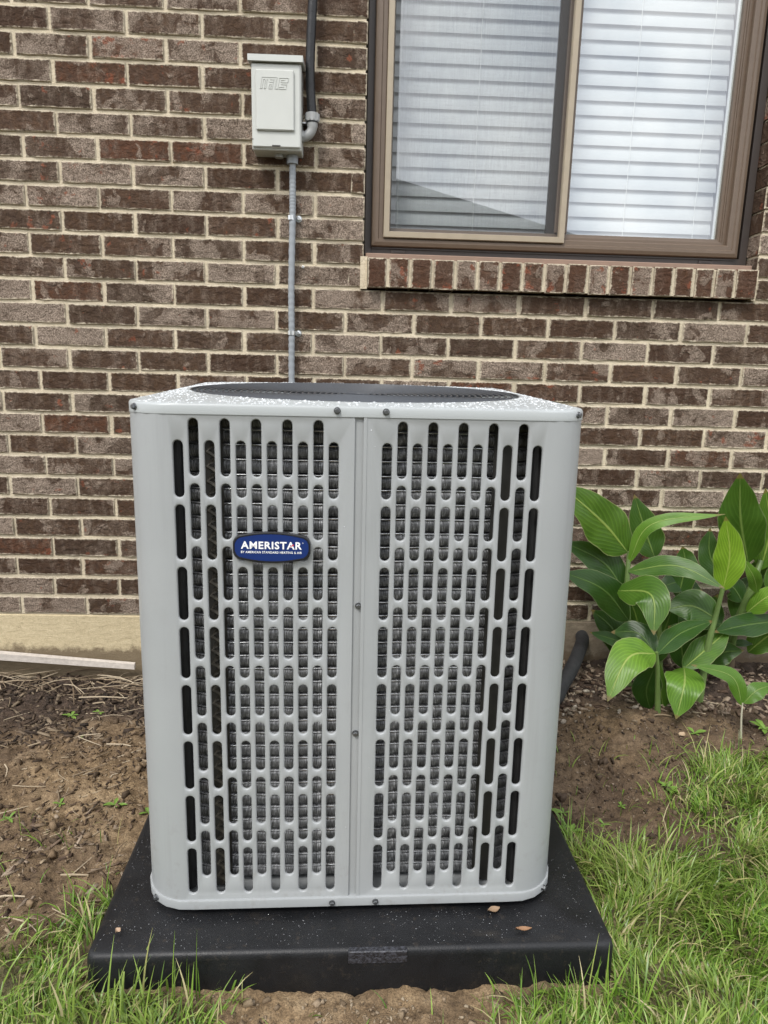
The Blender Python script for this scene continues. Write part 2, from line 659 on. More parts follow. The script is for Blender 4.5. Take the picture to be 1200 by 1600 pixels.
stuff = B()
stuff_uv = []
variants = {}
bricks = []
rgb_ = random.Random(5)
for row in range(-12, 27):
    z1, z0 = 1.90 - BH * row, 1.90 - BH * (row + 1)
    zc = (z0 + z1) / 2
    shift = 0.0 if row % 2 == 0 else BW * 0.535
    jog = rgb_.uniform(-0.004, 0.004)
    i0 = int((XW0 - shift) / BW) - 1
    for i in range(i0, i0 + 40):
        a = i * BW + shift + jog + JOINT / 2 + rgb_.uniform(-0.002, 0.002)
        e = (i + 1) * BW + shift + jog - JOINT / 2 + rgb_.uniform(-0.002, 0.002)
        if e < XW0 or a > XW1:
            continue
        segs = [(a, e, False)]
        blocked = (zc < OPZ1 and zc > OPZ0 - 0.02)
        o0, o1 = OPX0, OPX1
        if not blocked and z1 > SZ0 + 0.02 and z0 < SZ1 - 0.02 and zc < OPZ0:
            blocked, o0, o1 = True, SILL0 - 0.009, SILL1 + 0.010
        if blocked:
            segs = []
            if a < o0 - 0.035:
                segs.append((a, o0 if e > o0 - 0.055 else e, False))
            if e > o1 + 0.035:
                segs.append((o1 if a < o1 + 0.055 else a, e, a < o1 + 0.055))
        for (sa, se, jamb) in segs:
            if se - sa < 0.03:
                if blocked and (abs(sa - o1) < 0.04 or abs(se - o0) < 0.04):
                    pass
                else:
                    continue
            bricks.append((row, sa, se, zc, z1 - z0 - JOINT + rgb_.uniform(-0.0012, 0.0012), jamb or (blocked and abs(sa - OPX1) < 0.03)))


def seen(sa, se, zc):
    if se < -0.52 or sa > 2.50 or zc > 1.97:
        return False
    if sa > 0.22 and se < 1.50 and zc < 0.86:
        return False
    return True


nvis = 0
for (row, sa, se, zc, h, jamb) in bricks:
    full = abs((se - sa) - (BW - JOINT)) < 0.005
    vis = seen(sa, se, zc) and nvis < 296
    xc = (sa + se) / 2
    key = None
    if full and not jamb:
        key = (rgb_.randrange(26), round(h, 4) > 0.0535)
        if key not in variants:
            variants[key] = brick_mesh(BW - JOINT, 0.0536, 0.0, hash(key) % 9999, MAT_BRICK, nx=7)
        me = variants[key]
    elif vis or jamb:
        me = brick_mesh(se - sa, h, 0.095 if jamb else 0.0, row * 131 + int(sa * 1000), MAT_BRICK, nx=5 if se - sa > .1 else 2)
    else:
        me = brick_mesh(se - sa, h, 0.0, row * 131 + int(sa * 1000), MAT_BRICK, nx=2)
    if vis:
        nvis += 1
        o = inst("brick", me, wall, (xc - WLOC.x, rgb_.uniform(-0.0024, 0.0014), zc), (rgb_.uniform(-.006, .006), rgb_.uniform(-.004, .004), rgb_.uniform(-.006, .006)))
        if full:
            o.scale = ((se - sa) / (BW - JOINT), 1, h / 0.0536)
            if rgb_.random() < 0.5:
                o.rotation_euler.y += math.pi
    else:
        n0 = len(stuff.v)
        stuff.add([(v.co.x + xc, v.co.y, v.co.z + zc) for v in me.vertices], [tuple(p.vertices) for p in me.polygons])
        ua, ub = me.uv_layers['edge_a'].data, me.uv_layers['edge_b'].data
        stuff_uv += [(tuple(ua[k].uv), tuple(ub[k].uv)) for k in range(len(ua))]
so = stuff.build("brickwork", MAT_BRICK, wall)
so.matrix_parent_inverse = Matrix.Translation(-WLOC)
so['kind'] = 'stuff'
for nm, k in (('edge_a', 0), ('edge_b', 1)):
    lay = so.data.uv_layers.new(name=nm)
    lay.data.foreach_set('uv', np.array([u[k] for u in stuff_uv], np.float32).ravel())

# sill of bricks on edge
js = [0.871, 0.933, 0.998, 1.063, 1.129, 1.194, 1.260, 1.326, 1.391, 1.455, 1.519, 1.582, 1.646, 1.711, 1.775, 1.836, 1.897, 1.960, 2.030]
for a, e in zip(js[:-1], js[1:]):
    w = e - a - 0.0090
    me = brick_mesh(w, SZ1 - SZ0, 0.10, int(a * 1e4), MAT_SILL, "sill_brick", nx=3, face_y=0.0, rough=0.002)
    inst("sill_brick", me, wall, ((a + e) / 2 - WLOC.x, -0.030 + rgb_.uniform(-.0015, .0015), (SZ0 + SZ1) / 2 + rgb_.uniform(-.001, .001)),
         (0.03, rgb_.uniform(-.01, .01), rgb_.uniform(-.01, .01)))
b = B()
b.box(js[0] + 0.004, js[-1] - 0.004, -0.024, 0.09, SZ0 + 0.003, SZ1 - 0.002)
b.box(0.853, 0.8735, -0.004, 0.05, SZ0 - 0.002, SZ1 + 0.006)
b.box(2.0285, 2.041, -0.003, 0.05, SZ0 - 0.002, SZ1 + 0.004)
wall_part("sill_mortar", b, MAT_MORTAR)

# concrete footing under the bricks


def footing_mat():
    m = M("footing_concrete")
    p = m.pos()
    x = m.n("SeparateXYZ", {0: p}).outputs[0]
    st = m.noise(m.vec(p, (1, 1, 2.2)), 34, 8, 0.78, 0.6)
    f = m.noise(p, 420, 4, 0.7)
    g = m.noise(p, 9, 5, 0.6)
    tanc = m.ramp(m.math('ADD', m.math('MULTIPLY', st, 0.5), m.math('MULTIPLY', f, 0.5)), [(0.32, (0.35, 0.285, 0.175)), (0.5, (0.57, 0.475, 0.305)), (0.68, (0.71, 0.615, 0.42))])
    gry = m.ramp(m.math('ADD', m.math('MULTIPLY', st, 0.5), m.math('MULTIPLY', g, 0.5)), [(0.32, (0.10, 0.078, 0.055)), (0.5, (0.21, 0.170, 0.125)), (0.68, (0.33, 0.28, 0.21))])
    k = m.ramp(m.math('ADD', x, m.math('MULTIPLY', g, 0.5)), [(0.95, 0.0), (1.0, 1.0)])
    zc_ = m.n("SeparateXYZ", {0: p}).outputs[2]
    mud = m.ramp(m.math('ADD', zc_, m.math('MULTIPLY', m.noise(p, 24, 6, 0.7), -0.09)), [(-0.06, 0.8), (0.02, 0.0)])
    cc_ = m.mix(mud, m.mix(k, tanc, gry), (0.13, 0.092, 0.058))
    cc_ = m.mix(m.ramp(m.noise(p, 70, 6, 0.75), [(0.60, 0.0), (0.72, 0.6)]), cc_, (0.20, 0.16, 0.10))
    m.set(Base_Color=cc_, Roughness=0.92)
    m.b.inputs['Specular IOR Level'].default_value = 0.2
    b1 = m.bump(st, 0.8, 0.004)
    m.bump(f, 0.5, 0.0012, b1)
    return m.m


b = B()
b.box(XW0, XW1, 0.003, 0.25, -0.35, Z27 - 0.001, 0, 0.004)
wall_part("concrete_footing", b, footing_mat())

# ================================================================== window
MAT_FRAME = simple("brown_vinyl", (0.130, 0.092, 0.064), 0.42, 0, 0.10, 40, 0.15, 300, 0.0006)
MAT_FLANGE = simple("dark_brown_trim", (0.048, 0.037, 0.032), 0.45, 0, 0.12, 50)
MAT_TAN = simple("tan_screen_frame", (0.335, 0.280, 0.205), 0.42, 0, 0.10, 35, 0.1, 400, 0.0005)
MAT_SUBSILL = simple("reddish_brown_subsill", (0.25, 0.165, 0.118), 0.5, 0, 0.15, 40)
MAT_DARK = simple("dark_bronze", (0.030, 0.024, 0.021), 0.5)
MAT_WHITE = simple("white_vinyl", (0.72, 0.73, 0.72), 0.4)

win = thing("sliding_window", "brown framed sliding window with a tan bug screen over its left half", "window", (1.44, 0.06, 1.28))
WINV = Matrix.Translation(Vector((-1.44, -0.06, -1.28)))


def wp(name, b, mat, sm=False, parent=None):
    o = b.build(name, mat, parent or win, sm)
    if parent is None:
        o.matrix_parent_inverse = WINV
    return o


def mitred(b, x0, x1, z0, z1, prof, mi=0):
    """picture-frame moulding; prof = list of (inset, y) from the outside in"""
    v = []
    for (d, y) in prof:
        v += [(x0 + d, y, z0 + d), (x1 - d, y, z0 + d), (x1 - d, y, z1 - d), (x0 + d, y, z1 - d)]
    f = []
    for i in range(len(prof) - 1):
        for k in range(4):
            k2 = (k + 1) % 4
            f.append((i * 4 + k, i * 4 + k2, (i + 1) * 4 + k2, (i + 1) * 4 + k))
    b.add(v, f, mi)


ZT = 2.355
b = B()     # dark trim set against the brick
mitred(b, 0.8625, 2.0355, 1.2985, ZT, [(0, 0.11), (0, 0.068), (0.003, 0.064), (0.024, 0.066), (0.024, 0.10)])
wp("outer_trim", b, MAT_FLANGE)
b = B()     # main brown frame
mitred(b, 0.884, 1.997, 1.322, ZT - 0.02, [(0, 0.10), (0, 0.052), (0.0025, 0.047), (0.012, 0.044), (0.020, 0.044), (0.022, 0.0475), (0.0335, 0.0475), (0.036, 0.050), (0.036, 0.063), (0.046, 0.063), (0.046, 0.069), (0.049, 0.070), (0.049, 0.074), (0.057, 0.075), (0.057, 0.098)])
wp("frame", b, MAT_FRAME)
b = B()     # lower track and sloping sub-sill
b.box(0.887, 1.993, 0.060, 0.10, 1.3005, 1.3210)
b.box(0.887, 1.993, 0.056, 0.0615, 1.3165, 1.3205)
wp("lower_track", b, MAT_FLANGE)
b = B()
b.box(0.868, 2.026, 0.010, 0.0655, 1.2792, 1.2965, 0, 0.002)
wp("sub_sill", b, MAT_SUBSILL)
for xc in (0.965, 1.905):
    b = B()
    b.box(xc - 0.022, xc + 0.022, 0.056, 0.0605, 1.3035, 1.3145, 0, 0.0015)
    cov = wp("weep_cover", b, MAT_FLANGE)
    b = B()
    b.box(xc - 0.014, xc + 0.014, 0.0552, 0.0562, 1.3073, 1.3100)
    sl_ = b.build("slot", MAT_DARK, cov)
# screen
b = B()
mitred(b, 0.9195, 1.4595, 1.3465, ZT - 0.03, [(0, 0.060), (0, 0.0385), (0.0015, 0.0370), (0.016, 0.0365), (0.0175, 0.0405), (0.0185, 0.050)])
scr = wp("screen_frame", b, MAT_TAN)
m = M("insect_screen")
p = m.pos()
fib = m.noise(m.vec(p, (60, 1, 2.2)), 10, 4, 0.6)
fz = m.noise(m.vec(p, (2, 1, 60)), 10, 3, 0.6)
fac = m.ramp(m.math('ADD', m.math('MULTIPLY', fib, 0.6), m.math('MULTIPLY', fz, 0.4)), [(0.35, 0.16), (0.65, 0.30)])
dif = m.n("BsdfDiffuse", {'Color': (0.135, 0.14, 0.145, 1)})
trn = m.n("BsdfTransparent")
ms = m.n("MixShader", {0: fac, 1: trn.outputs[0], 2: dif.outputs[0]})
m.link(ms.outputs[0], m.o.inputs['Surface'])
b = B()
b.add([(0.936, 0.0475, 1.363), (1.443, 0.0475, 1.363), (1.443, 0.0475, 2.31), (0.936, 0.0475, 2.31)], [(0, 1, 2, 3)])
wp("screen_mesh", b, m.m)
# sashes
b = B()
mitred(b, 0.905, 1.437, 1.345, ZT - 0.05, [(0, 0.090), (0, 0.080), (0.022, 0.080), (0.024, 0.086), (0.024, 0.098)])
wp("sash", b, MAT_DARK)
b = B()
b.box(1.437, 1.475, 0.070, 0.100, 1.379, ZT - 0.05, 0, 0.003)
wp("meeting_rail", b, MAT_FRAME)
b = B()
b.box(1.9345, 1.9405, 0.088, 0.100, 1.381, ZT - 0.07)
wp("glazing_bead", b, MAT_WHITE)
# glass
m = M("window_glass")
gn = m.n("NewGeometry")
dt = m.n("VectorMath", {0: gn.outputs['Incoming'], 1: gn.outputs['Normal']}, operation='DOT_PRODUCT').outputs['Value']
fr = m.math('MULTIPLY_ADD', m.math('POWER', m.math('SUBTRACT', 1.0, m.math('ABSOLUTE', dt), clamp=True), 5.0), 0.80, 0.20)
gl = m.n("BsdfGlossy", {'Roughness': 0.0, 'Color': (0.95, 0.97, 1, 1)})
tr = m.n("BsdfTransparent", {'Color': (0.93, 0.96, 0.95, 1)})
ms = m.n("MixShader", {0: fr, 1: tr.outputs[0], 2: gl.outputs[0]})
m.link(ms.outputs[0], m.o.inputs['Surface'])
MAT_GLASS = m.m
for (x0, x1, z0, y) in ((0.955, 1.415, 1.392, 0.0885), (1.474, 1.941, 1.3785, 0.086)):
    b = B()
    b.add([(x0, y, z0), (x1, y, z0), (x1, y, ZT - 0.07), (x0, y, ZT - 0.07)], [(0, 1, 2, 3)])
    wp("glass_pane", b, MAT_GLASS)
# blind behind the glass
bl = thing("window_blind", "closed white horizontal slat blind hanging inside the window", "blind", (1.44, 0.16, 1.37))
m = M("blind_slat")
p = m.pos()
m.set(Base_Color=(0.52, 0.532, 0.55, 1), Roughness=0.45)
m.bump(m.noise(m.vec(p, (3, 1, 140)), 6, 3), 0.1, 0.0006)
MAT_SLAT = m.m
v, f = [], []
ns = 6
for i in range(ns + 1):
    t = i / ns - 0.5
    a = rad(73)
    u, w = t * 0.050, 0.0035 * (1 - 4 * t * t)
    y = -u * math.cos(a) - w * math.sin(a)
    z = u * math.sin(a) * -1 + w * math.cos(a) * -1
    v += [(-0.52, u * math.cos(a) - w * math.sin(a), u * math.sin(a)), (0.515, u * math.cos(a) - w * math.sin(a), u * math.sin(a))]
for i in range(ns):
    f.append((2 * i, 2 * i + 1, 2 * i + 3, 2 * i + 2))
sl_me = mesh("slat", v, f, MAT_SLAT, True)
k = 0
z = 1.388
while z < 2.33:
    inst("slat", sl_me, bl, (random.uniform(-.002, .002), random.uniform(-.001, .001), z - 1.37 + random.uniform(-.0008, .0008)), (random.uniform(-.02, .02), random.uniform(-.0008, .0008), 0))
    z += 0.0413
for xc in (0.963, 1.199, 1.672, 1.893):
    b = B()
    pts = [(xc - 1.44 + random.uniform(-.0015, .0015) + (0.002 * math.sin(q * 1.7) if xc > 1.8 else 0), -0.0145, q * 0.042 + 0.0) for q in range(23)]
    b.tube(pts, 0.0009, 5)
    b.build("cord", MAT_WHITE, bl)
# dim room behind
b = B()
rm = [(0.80, 0.112), (2.10, 0.112)]
v = [(0.6, 0.26, 0.9), (2.3, 0.26, 0.9), (2.3, 0.26, 2.5), (0.6, 0.26, 2.5), (0.4, 2.2, 0.6), (2.6, 2.2, 0.6), (2.6, 2.2, 2.6), (0.4, 2.2, 2.6)]
b.add(v, [(4, 5, 6, 7), (0, 4, 7, 3), (1, 2, 6, 5), (0, 1, 5, 4), (3, 7, 6, 2)])
o = b.build("room_interior", simple("room_paint", (0.35, 0.33, 0.30), 0.9))
o['kind'] = 'structure'

# ================================================================== disconnect box, conduits
MAT_BOX = simple("pale_grey_enamel", (0.50, 0.51, 0.48), 0.42, 0, 0.05, 20, 0.06, 500, 0.0004)
MAT_PVC = simple("grey_pvc", (0.265, 0.285, 0.305), 0.5, 0, 0.06, 60)
MAT_FIT = simple("grey_fitting", (0.33, 0.335, 0.33), 0.45, 0, 0.08, 60)
MAT_BLACKRUB = simple("black_rubber", (0.009, 0.009, 0.010), 0.34, 0, 0.4, 120, 0.6, 260, 0.0016, 0.4)
MAT_ZINC = simple("zinc", (0.62, 0.63, 0.63), 0.3, 0.9)

dbx = thing("disconnect_box", "pale grey electrical disconnect box with sloping lid and raised logo panel on the brick", "electrical box", (0.6195, 0.0, 1.541), (0, rad(-0.3), 0))
b = B()
b.box(-0.0665, 0.0665, -0.068, 0.002, 0.001, 0.216, 0, 0.0025)
b.box(-0.0655, 0.0655, -0.0745, -0.066, 0.006, 0.212, 0, 0.003)
b.build("enclosure", MAT_BOX, dbx)
b = B()
v = [(-0.0735, -0.083, 0.2145), (0.0725, -0.083, 0.2145), (0.0725, 0.0, 0.2225), (-0.0735, 0.0, 0.2225),
     (-0.0735, -0.083, 0.2300), (0.0725, -0.083, 0.2300), (0.0725, 0.0, 0.2385), (-0.0735, 0.0, 0.2385)]
b.add(v, [(0, 3, 2, 1), (4, 5, 6, 7), (0, 1, 5, 4), (1, 2, 6, 5), (2, 3, 7, 6), (3, 0, 4, 7)])
b.build("lid", MAT_BOX, dbx)
b = B()
b.box(-0.0540, 0.0490, -0.0815, -0.074, 0.0465, 0.1955, 0, 0.003)
dp = b.build("door_panel", MAT_BOX, dbx, True)
# raised outline lettering of the maker's logo


def lp(px, py):
    return ((px - 560) * 0.0001304 - 0.0025, -0.0818, 0.1955 - (py - 155) * 0.0001304)


strokes = [[(300, 305), (265, 520), (300, 520), (330, 350), (372, 350), (345, 520), (375, 520), (405, 350), (430, 350)],
           [(300, 305), (610, 305)],
           [(450, 392), (540, 392), (548, 350), (470, 350)], [(530, 392), (505, 520), (440, 520), (452, 440), (515, 440)], [(470, 480), (490, 480), (493, 460)],
           [(610, 305), (572, 490), (580, 520), (618, 520), (655, 330)], [(585, 350), (560, 515)],
           [(845, 312), (660, 312), (655, 335)], [(845, 312), (828, 395), (690, 395), (697, 352), (770, 352)], [(690, 432), (806, 432), (788, 520), (650, 520), (660, 478), (748, 478)]]
b = B()
for s_ in strokes:
    b.tube([lp(*q) for q in s_], 0.0010, 5)
b.build("raised_logo", MAT_BOX, dp)
b = B()
b.box(-0.0120, 0.0110, -0.0752, -0.0742, 0.0085, 0.0120)
b.build("latch_slot", MAT_DARK, dbx)
b = B()
b.box(-0.0660, -0.0620, -0.0750, -0.0742, 0.0245, 0.0265)
b.build("hinge_notch", MAT_DARK, dbx)
b = B()
b.tube([(0.038, -0.022, 0.003), (0.038, -0.022, -0.021)], [0.0165, 0.0155], 12)
b.build("conduit_hub", MAT_PVC, dbx, True)
b = B()
b.tube([(0.002, -0.03, 0.003), (0.002, -0.03, -0.008)], 0.012, 12)
b.build("knockout_plug", MAT_FIT, dbx, True)

cd = thing("grey_conduit", "thin ribbed grey conduit running from the disconnect box down behind the air conditioner", "conduit", (0.656, -0.022, 1.52))
b = B()
cp = curve_pts([(0.002, 0, 0.015), (0.002, 0.002, -0.07), (0.0015, 0.004, -0.145), (-0.002, 0.004, -0.33), (-0.001, 0.004, -0.46), (-0.001, 0.004, -0.62), (0.01, -0.02, -0.95), (0.03, -0.10, -1.10)], 170)
b.tube(cp, [0.0092 + 0.0006 * math.sin(i * 1.9) for i in range(171)], 10)
b.build("conduit_pipe", MAT_PVC, cd, True)
for zz in (1.3795, 1.0615):
    b = B()
    x0 = -0.002
    pts = []
    for q in range(9):
        an = math.pi * q / 8
        pts.append((x0 - 0.0108 * math.cos(an), 0.004 - 0.0108 * math.sin(an)))
    pts = [(x0 - 0.0108, 0.018)] + pts + [(x0 + 0.0108, 0.016), (x0 + 0.027, 0.016)]
    v, f = [], []
    for (x, y) in pts:
        v += [(x, y, zz - 1.52 - 0.006), (x, y, zz - 1.52 + 0.006)]
    for q in range(len(pts) - 1):
        f.append((2 * q, 2 * q + 2, 2 * q + 3, 2 * q + 1))
    b.add(v, f)
    st_ = b.build("pipe_strap", MAT_ZINC, cd)
    b = B()
    b.tube([(x0 + 0.020, 0.018, zz - 1.52), (x0 + 0.020, 0.010, zz - 1.52), (x0 + 0.020, 0.008, zz - 1.52)], [0.0075, 0.0075, 0.004], 6)
    b.tube([(x0 + 0.020, 0.0155, zz - 1.52), (x0 + 0.020, 0.0145, zz - 1.52)], 0.0095, 12)
    b.build("screw", MAT_ZINC, st_)
b = B()
b.tube([(0.6865, 0.003, 1.2495), (0.6865, -0.006, 1.2495), (0.6865, -0.007, 1.2495)], [0.004, 0.004, 0.002], 8)
b.tube([(0.6865, -0.0065, 1.2495), (0.6865, -0.0078, 1.2495)], 0.0018, 8, 1)
o = b.build("wall_anchor", [MAT_WHITE, MAT_DARK])
tag(o, "tiny white plastic wall anchor in the mortar right of the grey conduit", "wall anchor")

wh = thing("black_conduit", "thick glossy black conduit coming down the wall into a grey elbow beside the disconnect box", "conduit", (0.71, -0.034, 1.62))
b = B()
b.tube(curve_pts([(0.004, 0, 0.90), (0.010, 0, 0.62), (0.009, 0, 0.42), (0.004, 0, 0.32), (-0.001, 0, 0.22), (-0.003, 0, 0.12), (0.003, 0, 0.02)], 60), [0.0128 + 0.0003 * math.sin(i * 2.1) for i in range(61)], 14)
b.build("hose", MAT_BLACKRUB, wh, True)
b = B()
b.tube([(0.0035, 0, 0.028), (0.0035, 0, 0.007)], 0.0178, 10)
for q in range(10):
    an = 2 * math.pi * q / 10
    b.tube([(0.0035 + 0.0178 * math.cos(an), 0.0178 * math.sin(an), 0.027), (0.0035 + 0.0178 * math.cos(an), 0.0178 * math.sin(an), 0.009)], 0.0022, 5)
b.build("gland_nut", MAT_FIT, wh)
b = B()
pts = [(0.0035, 0, 0.012)] + [(-0.0245 + 0.028 * math.cos(a), 0, -0.004 - 0.028 * math.sin(a)) for a in np.linspace(0, math.pi / 2, 9)] + [(-0.030, 0, -0.032)]
b.tube(pts, [0.0150, 0.0150, 0.0135, 0.013, 0.013, 0.013, 0.013, 0.013, 0.013, 0.013, 0.013], 14)
b.tube([(-0.0255, 0, -0.032), (-0.0195, 0, -0.0318)], 0.0155, 8)
b.tube([(-0.0315, 0, -0.032), (-0.0275, 0, -0.032)], 0.0155, 8)
b.build("elbow_fitting", MAT_FIT, wh, True)
b = B()
b.tube([(0.0035, 0, 0.0065), (0.0035, 0, 0.0035)], 0.0163, 14)
b.build("gasket_ring", MAT_BLACKRUB, wh)
b = B()
b.box(-0.040, 0.002, 0.012, 0.034, 0.0065, 0.0095)
b.build("strap", MAT_ZINC, wh)

# ================================================================== equipment pad
m = M("black_pad_plastic")
p = m.obj()
g1 = m.noise(p, 420, 4, 0.6)
g2 = m.noise(p, 11, 5, 0.6)
g3 = m.noise(p, 60, 5, 0.7)
c = m.ramp(g2, [(0.3, (0.0070, 0.0072, 0.0080)), (0.7, (0.0120, 0.0125, 0.0140))])
c = m.mix(m.ramp(g3, [(0.58, 0.0), (0.76, 0.45)]), c, (0.070, 0.055, 0.040))
c = m.mix(m.ramp(m.noise(m.vec(p, (1, 2.5, 1)), 5, 6, 0.65), [(0.56, 0.0), (0.72, 0.30)]), c, (0.085, 0.070, 0.052))
m.set(Base_Color=c, Roughness=m.ramp(g2, [(0.35, 0.34), (0.65, 0.50)]))
m.b.inputs['Specular IOR Level'].default_value = 0.35
m.bump(g1, 0.35, 0.0014)
MAT_PAD = m.m
pad = thing("equipment_pad", "black plastic equipment pad lying on the soil under the air conditioner", "pad", (0.8605, -0.829, 0.015), (0, 0, 0.022))
PH = 0.4035
PT = 0.0835
b = B()


def ring(h, r, z, n=5):
    pts = []
    for (cx, cy, a0) in ((h - r, h - r, 0), (-h + r, h - r, 90), (-h + r, -h + r, 180), (h - r, -h + r, 270)):
        for k in range(n):
            a = rad(a0 + 90 * k / (n - 1))
            pts.append((cx + r * math.cos(a), cy + r * math.sin(a), z))
    return pts


def loft(b, rings, cap0=True, cap1=True, mi=0):
    n = len(rings[0])
    v = [p for r in rings for p in r]
    f = []
    for i in range(len(rings) - 1):
        for k in range(n):
            k2 = (k + 1) % n
            f.append((i * n + k, i * n + k2, (i + 1) * n + k2, (i + 1) * n + k))
    if cap0:
        f.append(tuple(range(n - 1, -1, -1)))
    if cap1:
        f.append(tuple((len(rings) - 1) * n + k for k in range(n)))
    b.add(v, f, mi)


loft(b, [ring(PH + 0.004, 0.018, -0.03), ring(PH + 0.002, 0.017, PT - 0.012), ring(PH, 0.016, PT - 0.005), ring(PH - 0.0025, 0.015, PT - 0.0015), ring(PH - 0.007, 0.014, PT)])
b.build("slab", MAT_PAD, pad, True)
b = B()
b.box(-0.012, 0.078, -PH - 0.0035, -PH + 0.010, PT - 0.022, PT - 0.0005, 0, 0.0012)
mp = M("worn_plate_plastic")
pp = mp.obj()
gg = mp.noise(mp.vec(pp, (1, 1, 1.2)), 190, 3, 0.6)
mp.set(Base_Color=mp.ramp(gg, [(0.4, (0.014, 0.014, 0.017)), (0.7, (0.060, 0.062, 0.075))]), Roughness=0.45)
mp.bump(gg, 0.8, 0.003)
b.build("name_plate", mp.m, pad)
# feet holding the unit off the pad
# ================================================================== air conditioner
UW = 0.3350                      # half width of the cabinet
UROT = (-0.01047, -0.00349, 0.02592)
UM = Matrix.Rotation(UROT[2], 3, 'Z') @ Matrix.Rotation(UROT[1], 3, 'Y') @ Matrix.Rotation(UROT[0], 3, 'X')
FORG = Vector((0.86266, -1.15, 0.82146))
ZBOT = -0.7084
UL = FORG + UM @ Vector((-0.0015, UW, ZBOT))
ac = thing("air_conditioner", "grey louvered outdoor air conditioner unit with a blue badge standing on the black pad", "air conditioner", UL, UROT)


def Z(z):       # face-origin height to unit height
    return z - ZBOT


m = M("grey_cabinet_paint")
p = m.obj()
g1 = m.noise(p, 900, 2)
g2 = m.noise(p, 6, 4)
g3 = m.noise(m.vec(p, (1, 1, 0.05)), 34, 5, 0.6)
g4 = m.noise(p, 26, 6, 0.7)
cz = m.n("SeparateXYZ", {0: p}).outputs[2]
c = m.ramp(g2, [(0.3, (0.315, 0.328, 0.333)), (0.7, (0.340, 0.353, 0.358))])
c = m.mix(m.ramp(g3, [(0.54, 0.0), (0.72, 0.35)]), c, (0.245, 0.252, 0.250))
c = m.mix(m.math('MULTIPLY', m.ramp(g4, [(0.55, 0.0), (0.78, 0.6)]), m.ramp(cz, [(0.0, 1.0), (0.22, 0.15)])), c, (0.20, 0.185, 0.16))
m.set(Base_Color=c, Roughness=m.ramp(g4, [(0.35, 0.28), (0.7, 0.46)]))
m.b.inputs['Specular IOR Level'].default_value = 0.45
sp = m.n("TexVoronoi", {'Scale': 150.0})
m.link(p, sp.inputs['Vector'])
b1 = m.bump(g1, 0.06, 0.0005)
MAT_CAB = m.m
MAT_COILDARK = simple("dark_steel", (0.030, 0.030, 0.031), 0.5, 0.3, 0.3, 60)
MAT_BLKWIRE = simple("black_wire_coating", (0.055, 0.060, 0.068), 0.35)

# --- panel: half front + corner + half side, with slots
SLP, SLQ, SLL, SLW = 0.02174, 0.09170, 0.0812, 0.0138
LIPG = 0.0018
CR = 0.066


def slot_outline(cx, cz, r, hl, n=6):
    pts = []
    for k in range(n + 1):
        a = math.pi * k / n
        pts.append((cx + r * math.cos(a), cz + hl - r + r * math.sin(a)))
    for k in range(n + 1):
        a = math.pi + math.pi * k / n
        pts.append((cx + r * math.cos(a), cz - hl + r + r * math.sin(a)))
    return pts


def slots_for(x0):
    res = []
    for c in range(11):
        hi = c % 2 == 1
        for k in range(8):
            res.append((x0 + SLP * c, (0.0305 if hi else 0.0) - SLQ * k))
    return res


PZ0, PZ1 = -0.697, 0.080


